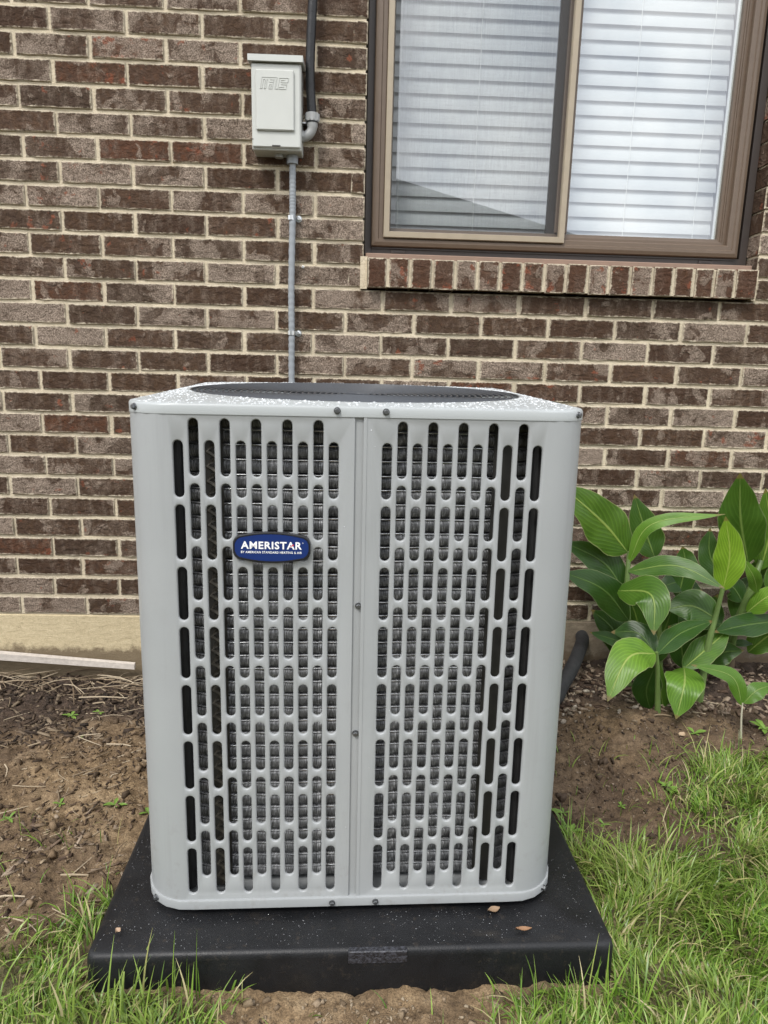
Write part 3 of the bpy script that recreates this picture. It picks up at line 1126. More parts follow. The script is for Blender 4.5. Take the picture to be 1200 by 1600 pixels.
def build_panel():
    bb = B()
    XE = UW - CR
    for side in (0, 1):
        lo, hi = (0.0085, XE)
        slots = slots_for(0.03788)
        v2 = [Vector((lo, PZ0)), Vector((hi, PZ0)), Vector((hi, PZ1)), Vector((lo, PZ1))]
        e2 = [(0, 1), (1, 2), (2, 3), (3, 0)]
        outl = []
        for (cx, cz) in slots:
            o = slot_outline(cx, cz, SLW / 2 + LIPG, SLL / 2 + LIPG)
            st = len(v2)
            v2 += [Vector(q) for q in o]
            e2 += [(st + i, st + (i + 1) % len(o)) for i in range(len(o))]
            outl.append((cx, cz))
        ov, oe, of, _, _, _ = delaunay_2d_cdt(v2, e2, [], 0, 1e-7)

        def inside(x, z):
            for (cx, cz) in outl:
                if abs(x - cx) < SLW / 2 + LIPG and abs(z - cz) < SLL / 2 + LIPG:
                    zz = max(0, abs(z - cz) - (SLL / 2 - SLW / 2))
                    if math.hypot(x - cx, zz) < SLW / 2 + LIPG - 0.0001:
                        return True
            return False

        def mp3(x, z, d):
            # d = depth behind the face
            if side == 0:
                return (x, -UW + d, Z(z))
            return (UW - d, -x, Z(z))
        vv = [mp3(q.x, q.y, 0) for q in ov]
        ff = []
        for t in of:
            cx = sum(ov[i].x for i in t) / 3
            cz = sum(ov[i].y for i in t) / 3
            if not inside(cx, cz):
                a, b_, c = ov[t[0]], ov[t[1]], ov[t[2]]
                ccw = (b_ - a).x * (c - a).y - (b_ - a).y * (c - a).x > 0
                tt = tuple(t) if ccw == (side == 0) else tuple(t)[::-1]
                ff.append(tt)
        bb.add(vv, ff)
        for (cx, cz) in outl:
            rings = []
            for (g, d) in ((LIPG, 0.0), (0.0011, 0.0004), (0.0004, 0.0013), (0.0, 0.0025), (0.0, 0.0042)):
                o = slot_outline(cx, cz, SLW / 2 + g, SLL / 2 + g)
                rings.append([mp3(x, z, d) for (x, z) in o])
            n = len(rings[0])
            v = [q for r in rings for q in r]
            f = []
            for i in range(4):
                for k in range(n):
                    k2 = (k + 1) % n
                    q = (i * n + k, i * n + k2, (i + 1) * n + k2, (i + 1) * n + k)
                    f.append(q if side == 0 else q[::-1])
            bb.add(v, f)
        # returned edge at the seam
        x = lo
        q = [mp3(x, PZ0, 0), mp3(x, PZ1, 0), mp3(x, PZ1, 0.006), mp3(x, PZ0, 0.006)]
        bb.add(q, [(0, 1, 2, 3)])
    # rounded corner
    v, f = [], []
    n = 14
    for k in range(n + 1):
        a = rad(-90 + 90 * k / n)
        x, y = XE + CR * math.cos(a), -XE + CR * math.sin(a)
        v += [(x, y, Z(PZ0)), (x, y, Z(PZ1))]
    for k in range(n):
        f.append((2 * k, 2 * k + 2, 2 * k + 3, 2 * k + 1))
    bb.add(v, f)
    o = bb.build("louvered_panel", MAT_CAB, ac, False)
    me = o.data
    import bmesh
    bm = bmesh.new()
    bm.from_mesh(me)
    bmesh.ops.remove_doubles(bm, verts=bm.verts, dist=1e-5)
    bm.to_mesh(me)
    bm.free()
    me.shade_smooth()
    me.set_sharp_from_angle(angle=rad(50))
    return o


pnl = build_panel()
for k in (1, 2, 3):
    inst("louvered_panel", pnl.data, ac, (0, 0, 0), (0, 0, k * math.pi / 2))
# seam strips
b = B()
b.box(-0.0095, 0.0095, -UW + 0.0035, -UW + 0.006, Z(PZ0), Z(PZ1))
b.box(0.0040, 0.0088, -UW - 0.0008, -UW + 0.0036, Z(PZ0), Z(PZ1))
sm_ = b.build("seam_strip", MAT_CAB, ac)
for k in (1, 2, 3):
    inst("seam_strip", sm_.data, ac, (0, 0, 0), (0, 0, k * math.pi / 2))


def rsq(h, r, n=96):
    """rounded square sampled by angle"""
    pts = []
    for k in range(n):
        a = 2 * math.pi * k / n + 0.0001
        c, s_ = math.cos(a), math.sin(a)
        t = h / max(abs(c), abs(s_))
        x, y = c * t, s_ * t
        q = h - r
        if abs(x) > q and abs(y) > q:
            cx, cy = math.copysign(q, x), math.copysign(q, y)
            bq = c * cx + s_ * cy
            t = bq + math.sqrt(max(0, bq * bq - (cx * cx + cy * cy - r * r)))
            x, y = c * t, s_ * t
        pts.append((x, y))
    return pts


def at(pts, z):
    return [(x, y, z) for x, y in pts]


# --- lid
NL = 128
b = B()
h0 = UW + 0.0014
rings = [at(rsq(h0 - 0.0010, 0.066, NL), Z(0.0770)), at(rsq(h0, 0.067, NL), Z(0.0770)), at(rsq(h0 + 0.0002, 0.067, NL), Z(0.0880)), at(rsq(h0 - 0.0012, 0.066, NL), Z(0.0908)),
         at(rsq(h0 - 0.004, 0.060, NL), Z(0.0918))]
circ = [(math.cos(2 * math.pi * k / NL + 0.0001), math.sin(2 * math.pi * k / NL + 0.0001)) for k in range(NL)]
RO = 0.303
for t in (0.25, 0.5, 0.75, 1.0):
    q = rsq(h0 - 0.004, 0.060, NL)
    rings.append([(x * (1 - t) + c * RO * t, y * (1 - t) + s_ * RO * t, Z(0.0918) + 0.004 * (t * t * (3 - 2 * t))) for (x, y), (c, s_) in zip(q, circ)])
rings.append([(c * (RO - 0.003), s_ * (RO - 0.003), Z(0.0952)) for c, s_ in circ])
rings.append([(c * (RO - 0.004), s_ * (RO - 0.004), Z(0.060)) for c, s_ in circ])
LIDUP = 0.021 / (2 * UW)


def lidz(x, y):          # the cover falls slightly towards the front so that rain runs off
    return (y + UW) * LIDUP


rings = [r if i < 2 else [(x, y, z + lidz(x, y)) for x, y, z in r] for i, r in enumerate(rings)]
loft(b, rings, False, False)
m = M("grey_lid_paint")
m.set(Base_Color=(0.36, 0.38, 0.38, 1), Roughness=0.35)
m.bump(m.noise(m.obj(), 700, 2), 0.08, 0.0006)
lid = b.build("top_cover", m.m, ac, True)
# --- guard
gd = bpy.data.objects.new("fan_guard", None)
link(gd, ac, (0, 0, Z(0.0948) + UW * LIDUP), (math.atan(LIDUP), 0, 0))
for i in range(26):
    r = 0.299 - i * 0.0110
    zz = -0.006 * (1 - (r / 0.30) ** 2)
    n = 72
    v, f = [], []
    for k in range(n):
        a = 2 * math.pi * k / n
        for q in range(5):
            an = 2 * math.pi * q / 5
            rr = r + 0.0016 * math.cos(an)
            v.append((rr * math.cos(a), rr * math.sin(a), zz + 0.0016 * math.sin(an)))
    for k in range(n):
        for q in range(5):
            k2, q2 = (k + 1) % n, (q + 1) % 5
            f.append((k * 5 + q, k2 * 5 + q, k2 * 5 + q2, k * 5 + q2))
    part("guard_ring", v, f, MAT_BLKWIRE, gd, True)
for k in range(8):
    a = rad(45 * k + 10)
    b = B()
    b.tube([(0.02 * math.cos(a), 0.02 * math.sin(a), -0.010), (0.16 * math.cos(a), 0.16 * math.sin(a), -0.0085), (0.302 * math.cos(a), 0.302 * math.sin(a), -0.004)], 0.0024, 6)
    b.build("guard_spoke", MAT_BLKWIRE, gd)
# --- fan
fan = bpy.data.objects.new("fan", None)
link(fan, ac, (0, 0, Z(0.030)))
b = B()
b.tube([(0, 0, -0.14), (0, 0, 0.02), (0, 0, 0.03)], [0.075, 0.075, 0.05], 20)
b.build("motor", MAT_COILDARK, fan, True)
for k in range(4):
    v, f = [], []
    for i in range(5):
        r = 0.07 + 0.20 * i / 4
        for j in range(5):
            a = k * math.pi / 2 + (j / 4 - 0.5) * 1.0
            v.append((r * math.cos(a), r * math.sin(a), -0.03 + 0.05 * (j / 4 - 0.5)))
    for i in range(4):
        for j in range(4):
            f.append((i * 5 + j, (i + 1) * 5 + j, (i + 1) * 5 + j + 1, i * 5 + j + 1))
    part("fan_blade", v, f, MAT_COILDARK, fan, True)
# --- base pan
b = B()
loft(b, [at(rsq(UW - 0.004, 0.070, NL), 0.006), at(rsq(UW + 0.0015, 0.073, NL), 0.0), at(rsq(UW + 0.0042, 0.074, NL), 0.0012), at(rsq(UW + 0.0045, 0.074, NL), 0.0140), at(rsq(UW + 0.0040, 0.074, NL), 0.0156), at(rsq(UW + 0.0002, 0.071, NL), 0.0160), at(rsq(UW - 0.012, 0.055, NL), 0.0160), at(rsq(UW - 0.014, 0.055, NL), 0.010)], True, True)
b.build("base_pan", MAT_CAB, ac, True)
for (x, y) in ((-0.2, -0.2), (0.2, -0.2), (-0.2, 0.2), (0.2, 0.2)):
    b = B()
    b.box(x - 0.05, x + 0.05, y - 0.03, y + 0.03, -0.0135, 0.0025)
    b.build("foot", MAT_BLACKRUB, ac)


# --- screws
def screw_mesh():
    b = B()
    n = 12
    b.tube([(0, 0.001, 0), (0, -0.0012, 0)], [0.0052, 0.0048], n)
    b.tube([(0, -0.001, 0), (0, -0.0042, 0), (0, -0.0048, 0)], [0.0038, 0.0038, 0.003], 6)
    me = b.build("screw", simple("screw_steel", (0.16, 0.165, 0.17), 0.35, 0.8), None)
    d = me.data
    bpy.data.objects.remove(me)
    return d


SCR = screw_mesh()
q = 1 / math.sqrt(2)
for rot in range(4):
    R_ = Matrix.Rotation(rot * math.pi / 2, 3, 'Z')
    for (x, z, off) in ((-0.0335, 0.0855, 0.0016), (0.0350, 0.0850, 0.0016), (-0.0345, -0.7005, 0.0046), (0.0354, -0.7000, 0.0046), (0.0004, -0.2016, -0.0030), (-0.0010, -0.4075, -0.0030)):
        inst("screw", SCR, ac, R_ @ Vector((x, -UW - off, Z(z))), (0, 0, rot * math.pi / 2))
    for (h, r, z) in ((UW + 0.0014, 0.067, 0.0850), (UW + 0.0045, 0.074, -0.7000)):
        c_ = h - r + r * q
        inst("screw", SCR, ac, R_ @ Vector((-c_, -c_, Z(z))), (0, 0, rad(-45) + rot * math.pi / 2))
# --- coil
m = M("fin_aluminium")
p = m.obj()
uv = m.n("UVMap", uv_map='run').outputs[0]
f1 = m.noise(m.vec(uv, (620, 50, 1)), 1.0, 3, 0.7)
f2 = m.noise(m.vec(uv, (60, 20, 1)), 1.0, 4, 0.6)
m.set(Base_Color=m.ramp(m.math('ADD', m.math('MULTIPLY', f1, 0.65), m.math('MULTIPLY', f2, 0.35)), [(0.40, (0.06, 0.061, 0.063)), (0.53, (0.20, 0.203, 0.207)), (0.65, (0.62, 0.63, 0.64))]), Roughness=0.38, Metallic=0.35)
m.bump(f1, 0.9, 0.002)
MAT_FIN = m.m
MAT_TUBE = simple("bright_aluminium", (0.68, 0.69, 0.70), 0.25, 0.9)
coil = bpy.data.objects.new("condenser_coil", None)
link(coil, ac, (0, 0, 0))


def coil_row():
    bb_v, bb_f, uvs, mi = [], [], [], []
    n = 96
    H_ = 0.2930
    prof = [(-0.0105, -0.0085), (-0.0085, -0.0005), (-0.004, 0.0022), (0.003, 0.0026), (0.0072, 0.0008), (0.0086, -0.0035), (0.0090, 0.0016), (0.0107, 0.0020), (0.0109, -0.0085)]
    path = rsq(H_, 0.075, n)
    for (z, d) in prof:
        for k, (x, y) in enumerate(path):
            l = math.hypot(x, y)
            j = 1 + (d + (0.0012 * math.sin(k * 2.7 + z * 900) if 0 < abs(d) < 0.004 else 0)) / l
            bb_v.append((x * j, y * j, z))
    me_f = []
    for i in range(len(prof) - 1):
        for k in range(n):
            k2 = (k + 1) % n
            me_f.append((i * n + k, i * n + k2, (i + 1) * n + k2, (i + 1) * n + k))
            mi.append(1 if i == 6 else 0)
            uvs += [(k / n * 2.1, prof[i][0]), ((k + 1) / n * 2.1, prof[i][0]), ((k + 1) / n * 2.1, prof[i + 1][0]), (k / n * 2.1, prof[i + 1][0])]
    me = mesh("coil_tube", bb_v, me_f, [MAT_FIN, MAT_TUBE], True)
    lay = me.uv_layers.new(name='run')
    lay.data.foreach_set('uv', np.array(uvs, np.float32).ravel())
    me.polygons.foreach_set('material_index', mi)
    return me


cr = coil_row()
nz = 35
for k in range(nz):
    inst("coil_tube", cr, coil, (0, 0, 0.032 + k * 0.0218), (random.uniform(-.0015, .0015), random.uniform(-.0015, .0015), random.uniform(-.002, .002)))
# corner posts, tube sheet and bends seen through the outer slots
for (sx, sy) in ((-1, -1), (1, -1), (1, 1), (-1, 1)):
    b = B()
    cx, cy = sx * 0.266, sy * 0.302
    b.tube([(cx, cy, 0.016), (cx, cy, 0.775)], 0.010, 10)
    b.box(cx + sx * 0.012 - 0.012, cx + sx * 0.012 + 0.012, cy - 0.006, cy + 0.002, 0.016, 0.775)
    b.build("corner_post", MAT_COILDARK, ac)
b = B()
pts = []
for k in range(34):
    zz = 0.03 + k * 0.0215
    pts += [(-0.212, -0.312, zz), (-0.205, -0.316, zz + 0.006), (-0.218, -0.314, zz + 0.014)]
b.tube(pts, 0.0042, 6)
b.build("return_bends", simple("tarnished_tube", (0.062, 0.055, 0.042), 0.5, 0.4, 0.3, 60), ac, True)
for (x0, x1) in ((-0.232, -0.198), (0.198, 0.232)):
    b = B()
    b.box(x0, x1, -0.3045, -0.3025, 0.016, 0.775)
    b.build("tube_sheet", simple("dark_tube_sheet", (0.022, 0.021, 0.018), 0.55, 0.0, 0.4, 50), ac)
b = B()
b.box(-0.262, 0.262, -0.262, 0.262, 0.75, 0.752)
o = b.build("fan_deck", MAT_COILDARK, ac)
# --- badge
bd_pts = []


def badge_out(g):
    w, he, hm, c = 0.0552 + g, 0.0168 + g, 0.0226 + g, 0.007
    pts = []
    n = 10
    for k in range(n + 1):
        x = (w - c) * (1 - 2 * k / n)
        pts.append((x, he + (hm - he) * (1 - (x / (w - c)) ** 2)))
    pts += [(-w + 0.0025, he - 0.0035), (-w, he - 0.009)]
    pts += [(-w, -he + 0.009), (-w + 0.0025, -he + 0.0035)]
    for k in range(n + 1):
        x = -(w - c) * (1 - 2 * k / n)
        pts.append((x, -(he + (hm - he) * (1 - (x / (w - c)) ** 2))))
    pts += [(w - 0.0025, -he + 0.0035), (w, -he + 0.009)]
    pts += [(w, he - 0.009), (w - 0.0025, he - 0.0035)]
    return pts[::-1]


bdg = bpy.data.objects.new("badge", None)
link(bdg, ac, (-0.1255, -UW, Z(-0.1110)), (0, rad(0.6), 0))
b = B()
rr = [[(x, y, z) for x, z in badge_out(g)] for g, y in ((0, 0.0), (0.0002, -0.0065), (-0.0008, -0.0078), (-0.0022, -0.0080), (-0.0026, -0.0072))]
n = len(rr[0])
v = [p for r in rr for p in r]
f = []
for i in range(4):
    for k in range(n):
        k2 = (k + 1) % n
        f.append((i * n + k, (i + 1) * n + k, (i + 1) * n + k2, i * n + k2))
f.append(tuple(4 * n + k for k in range(n))[::1])
b.add(v, f)
b.build("badge_rim", simple("black_badge_plastic", (0.012, 0.012, 0.014), 0.35), bdg)
b = B()
b.add([(x, -0.0076, z) for x, z in badge_out(-0.0027)], [tuple(range(n))])
b.build("badge_face", simple("blue_badge", (0.007, 0.026, 0.135), 0.3), bdg)
MAT_INK = simple("white_ink", (0.85, 0.85, 0.85), 0.4)
MAT_RED = simple("red_ink", (0.55, 0.03, 0.05), 0.4)


def text(name, body, size, width, x, z, y, off, mat, parent):
    cu = bpy.data.curves.new(name, 'FONT')
    cu.body = body
    cu.size = size
    cu.align_x = 'CENTER'
    cu.align_y = 'CENTER'
    cu.offset = off
    cu.extrude = 0.0001
    cu.resolution_u = 3
    cu.space_character = 1.12
    to = bpy.data.objects.new(name + "_curve", cu)
    COL.objects.link(to)
    dg = bpy.context.evaluated_depsgraph_get()
    me = bpy.data.meshes.new_from_object(to.evaluated_get(dg))
    bpy.data.objects.remove(to)
    xs = [v_.co.x for v_ in me.vertices]
    w = max(xs) - min(xs)
    me.materials.clear()
    me.materials.append(mat)
    me.name = name
    o = inst(name, me, parent, (x, y, z), (rad(90), 0, 0), (width / w, 1, 1))
    return o


text("lettering", "AMERISTAR", 0.0148, 0.0868, -0.0005, 0.0030, -0.0079, 0.00040, MAT_INK, bdg)
text("tagline", "BY AMERICAN STANDARD HEATING & AIR", 0.0045, 0.0866, -0.0005, -0.0068, -0.0079, 0.00008, MAT_INK, bdg)
text("trademark", "®", 0.0030, 0.0014, 0.0444, 0.0075, -0.0079, 0.0, MAT_INK, bdg)
b = B()
b.add([(0.0246, -0.0083, 0.0012), (0.0321, -0.0083, 0.0040), (0.0305, -0.0083, 0.0060), (0.0278, -0.0083, 0.0035)], [(0, 1, 2, 3)])
b.build("red_flash", MAT_RED, bdg)


# ================================================================== rain drops (real beads)
def drops_mesh(name, P, Nn, R, mat, flat=0.55):
    seg, rg = 8, ((1.0, 0.0), (0.86, 0.5), (0.5, 0.87))
    n = len(P)
    per = seg * 3 + 1
    V = np.zeros((n, per, 3), np.float32)
    an = 2 * np.pi * np.arange(seg) / seg
    for i, (c, h) in enumerate(rg):
        V[:, i * seg:(i + 1) * seg, 0] = P[:, 0:1] + R[:, None] * c * np.cos(an)
        V[:, i * seg:(i + 1) * seg, 1] = P[:, 1:2] + R[:, None] * c * np.sin(an)
        V[:, i * seg:(i + 1) * seg, 2] = P[:, 2:3] + R[:, None] * h * flat
    V[:, -1, :2] = P[:, :2]
    V[:, -1, 2] = P[:, 2] + R * flat
    base = (np.arange(n) * per)[:, None]
    F = []
    for i in range(2):
        for k in range(seg):
            k2 = (k + 1) % seg
            F.append(np.concatenate([base + i * seg + k, base + i * seg + k2, base + (i + 1) * seg + k2, base + (i + 1) * seg + k], 1))
    for k in range(seg):
        k2 = (k + 1) % seg
        F.append(np.concatenate([base + 2 * seg + k, base + 2 * seg + k2, base + per - 1, base + per - 1], 1))
    F = np.concatenate(F)
    quad = F[: n * seg * 2]
    tri = F[n * seg * 2:, :3]
    me = bpy.data.meshes.new(name)
    me.from_pydata(V.reshape(-1, 3).tolist(), [], quad.tolist() + tri.tolist())
    me.shade_smooth()
    me.materials.append(mat)
    return me


m = M("rain_water")
m.set(Base_Color=(0.90, 0.92, 0.94, 1), Roughness=0.04, IOR=1.33)  # whitish base colour stands in for the sky light that drops catch
tw_ = m.n("BsdfTransparent")
ms = m.n("MixShader", {0: 0.36, 1: tw_.outputs[0], 2: m.b.outputs[0]})
m.link(ms.outputs[0], m.o.inputs['Surface'])
MAT_WATER = m.m
MAT_BEAD = m.m.copy()
MAT_BEAD.name = "rain_bead"
[q_ for q_ in MAT_BEAD.node_tree.nodes if q_.type == 'MIX_SHADER'][0].inputs[0].default_value = 0.17
# on the lid: sample between the outline and the opening
n = 5200
a = RNG.random(n) * 2 * np.pi
P_ = []
for k in range(n):
    ang = a[k]
    x, y = rsq1 = rsq(h0 - 0.006, 0.060, 1)[0] if False else (0, 0)
    c, s_ = math.cos(ang), math.sin(ang)
    t = (h0 - 0.006) / max(abs(c), abs(s_))
    x, y = c * t, s_ * t
    qd = h0 - 0.066
    if abs(x) > qd and abs(y) > qd:
        cx, cy = math.copysign(qd, x), math.copysign(qd, y)
        bq = c * cx + s_ * cy
        t = bq + math.sqrt(max(0, bq * bq - (cx * cx + cy * cy - 0.0036)))
        x, y = c * t, s_ * t
    u = math.sqrt(random.random()) if random.random() < .5 else random.random()
    u = 1 - u
    # area weight: corners are wider
    if random.random() > (t - RO) / 0.09 + 0.12:
        continue
    px, py = x * (1 - u) + c * RO * u, y * (1 - u) + s_ * RO * u
    P_.append((px, py, Z(0.0918) + 0.004 * (u * u * (3 - 2 * u)) - 0.0002 + lidz(px, py)))
P_ = np.array(P_)
R_d = 0.0008 + 0.0017 * RNG.random(len(P_)) ** 3
o = inst("rain_drops", drops_mesh("rain_drops", P_, None, R_d, MAT_WATER, 0.62), ac)
o['kind'] = 'stuff'
n = 170
P_ = np.stack([(RNG.random(n) * 2 - 1) * (UW - CR - 0.002), -0.02 - 0.66 * RNG.random(n) ** 1.5, np.zeros(n)], 1)
ok = []
for (x, z, _) in P_:
    fx = [sx * (0.03788 + SLP * c) for sx in (-1, 1) for c in range(11)]
    ok.append(min(abs(x - q_) for q_ in fx) > 0.0088 and abs(x) > 0.012)
P_ = P_[np.array(ok)]
P_[:, 1] += 0.08 - ZBOT
R_d = 0.0005 + 0.0009 * RNG.random(len(P_)) ** 3
o = inst("rain_drops", drops_mesh("rain_drops", P_, None, R_d, MAT_WATER, 0.5), ac, (0, -UW - 0.0001, 0), (rad(90), 0, 0))
o['kind'] = 'stuff'
n = 11000
P_ = np.stack([(RNG.random(n) * 2 - 1) * (PH - 0.01), (RNG.random(n) * 2 - 1) * (PH - 0.01), np.full(n, PT - 0.0002)], 1)
P_ = P_[(np.abs(P_[:, 0] - 0.0) > 0.31) | (P_[:, 1] < -0.325) | (P_[:, 1] > 0.33)]
P_ = P_[RNG.random(len(P_)) < np.clip(0.85 + 1.6 * N1(P_[:, 0] * 14, P_[:, 1] * 14), 0.05, 1)]
R_d = 0.0004 + 0.0007 * RNG.random(len(P_)) ** 4
o = inst("rain_drops", drops_mesh("rain_drops", P_, None, R_d, MAT_BEAD, 0.6), pad)
o['kind'] = 'stuff'

# ================================================================== insulated pipe, lath
b = B()
b.tube(curve_pts([(1.10, -0.44, 0.15), (1.28, -0.38, 0.055), (1.42, -0.32, 0.042), (1.47, -0.26, 0.068), (1.515, -0.20, 0.095), (1.56, -0.12, 0.115), (1.60, -0.03, 0.118), (1.61, 0.03, 0.118)], 30), 0.021, 12)
o = b.build("insulated_pipe", simple("black_foam", (0.022, 0.022, 0.023), 0.7, 0, 0.5, 50, 0.5, 60, 0.004), None, True)
tag(o, "black foam insulated refrigerant pipe bending from behind the unit into the wall", "pipe")
b = B()
b.add([(-0.85, -0.035, 0.093), (0.156, -0.040, 0.0195), (0.156, -0.028, 0.0215), (-0.85, -0.010, 0.096),
       (-0.85, -0.037, 0.066), (0.156, -0.042, 0.0030), (0.156, -0.028, 0.0030), (-0.85, -0.010, 0.066)],
      [(0, 1, 2, 3), (4, 7, 6, 5), (4, 5, 1, 0), (5, 6, 2, 1), (6, 7, 3, 2), (7, 4, 0, 3)])
o = b.build("wooden_lath", simple("weathered_white_wood", (0.50, 0.45, 0.40), 0.8, 0, 0.22, 90, 0.5, 120, 0.002))
tag(o, "long weathered whitish wooden lath lying on the soil against the tan footing", "lath")


# ================================================================== canna plants
def leaf_mat(name, c0, c1, mid):
    m = M(name)
    uv = m.n("UVMap", uv_map='leaf').outputs[0]
    s_ = m.n("SeparateXYZ", {0: uv})
    u, w = s_.outputs[0], s_.outputs[1]          # u along, w across -1..1 (stored 0..1)
    ac_ = m.math('ABSOLUTE', m.math('SUBTRACT', w, 0.5))
    n1 = m.noise(m.pos(), 16, 4)
    # side veins sweep from the midrib towards the tip
    ph = m.math('SUBTRACT', m.math('MULTIPLY', u, 62.0), m.math('MULTIPLY', ac_, 62.0))
    vein = m.math('SINE', m.math('ADD', ph, m.math('MULTIPLY', n1, 5.0)))
    vein01 = m.math('MULTIPLY_ADD', vein, 0.5, 0.5)
    r = m.rnd()
    c = m.mix(m.ramp(n1, [(0.3, 0.0), (0.7, 1.0)]), c0, c1)
    c = m.mix(m.math('MULTIPLY', m.math('POWER', vein01, 6.0), 0.34), c, tuple(min(1, q * 1.9) for q in c1))
    mr = m.ramp(ac_, [(0.012, 1.0), (0.034, 0.0)])
    c = m.mix(m.math('MULTIPLY', mr, 0.85), c, mid)
    ed = m.ramp(ac_, [(0.475, 0.0), (0.495, 0.7)])
    c = m.mix(ed, c, (0.30, 0.33, 0.16))
    orr = m.n("ObjectInfo").outputs['Random']
    c = m.mix(1.0, c, m.ramp(orr, [(0.0, (0.66, 0.70, 0.7)), (0.5, 1.0), (1.0, (1.25, 1.15, 1.0))]), 'MULTIPLY')
    sp_ = m.ramp(m.noise(m.pos(), 85, 3, 0.6), [(0.735, 0.0), (0.76, 0.9)])
    c = m.mix(sp_, c, (0.09, 0.055, 0.02))
    tp_ = m.ramp(m.math('ADD', u, m.math('MULTIPLY', n1, 0.10)), [(0.98, 0.0), (1.03, 0.8)])
    c = m.mix(tp_, c, (0.20, 0.13, 0.05))
    m.set(Base_Color=c, Roughness=0.35)
    m.b.inputs['Specular IOR Level'].default_value = 0.32
    b1 = m.bump(vein01, 0.16, 0.0014)
    m.bump(mr, 0.5, 0.002, b1)
    tl = m.n("BsdfTranslucent", {'Color': (0.16, 0.30, 0.03, 1)})
    ms = m.n("MixShader", {0: 0.30, 1: m.b.outputs[0], 2: tl.outputs[0]})
    m.link(ms.outputs[0], m.o.inputs['Surface'])
    return m.m


LM = [leaf_mat("leaf_green", (0.036, 0.096, 0.012), (0.070, 0.152, 0.020), (0.26, 0.36, 0.09)),
      leaf_mat("leaf_dark_green", (0.017, 0.052, 0.009), (0.034, 0.086, 0.014), (0.13, 0.21, 0.05)),
      leaf_mat("leaf_light_green", (0.078, 0.178, 0.018), (0.145, 0.280, 0.036), (0.36, 0.46, 0.13)),
      leaf_mat("leaf_yellow_green", (0.130, 0.255, 0.018), (0.190, 0.330, 0.030), (0.34, 0.46, 0.09))]
MAT_STALK = simple("canna_stalk", (0.105, 0.165, 0.045), 0.45, 0, 0.2, 40)
MAT_OLDSTALK = simple("old_canna_stalk", (0.105, 0.075, 0.040), 0.7, 0, 0.4, 60, 0.4, 80, 0.003)

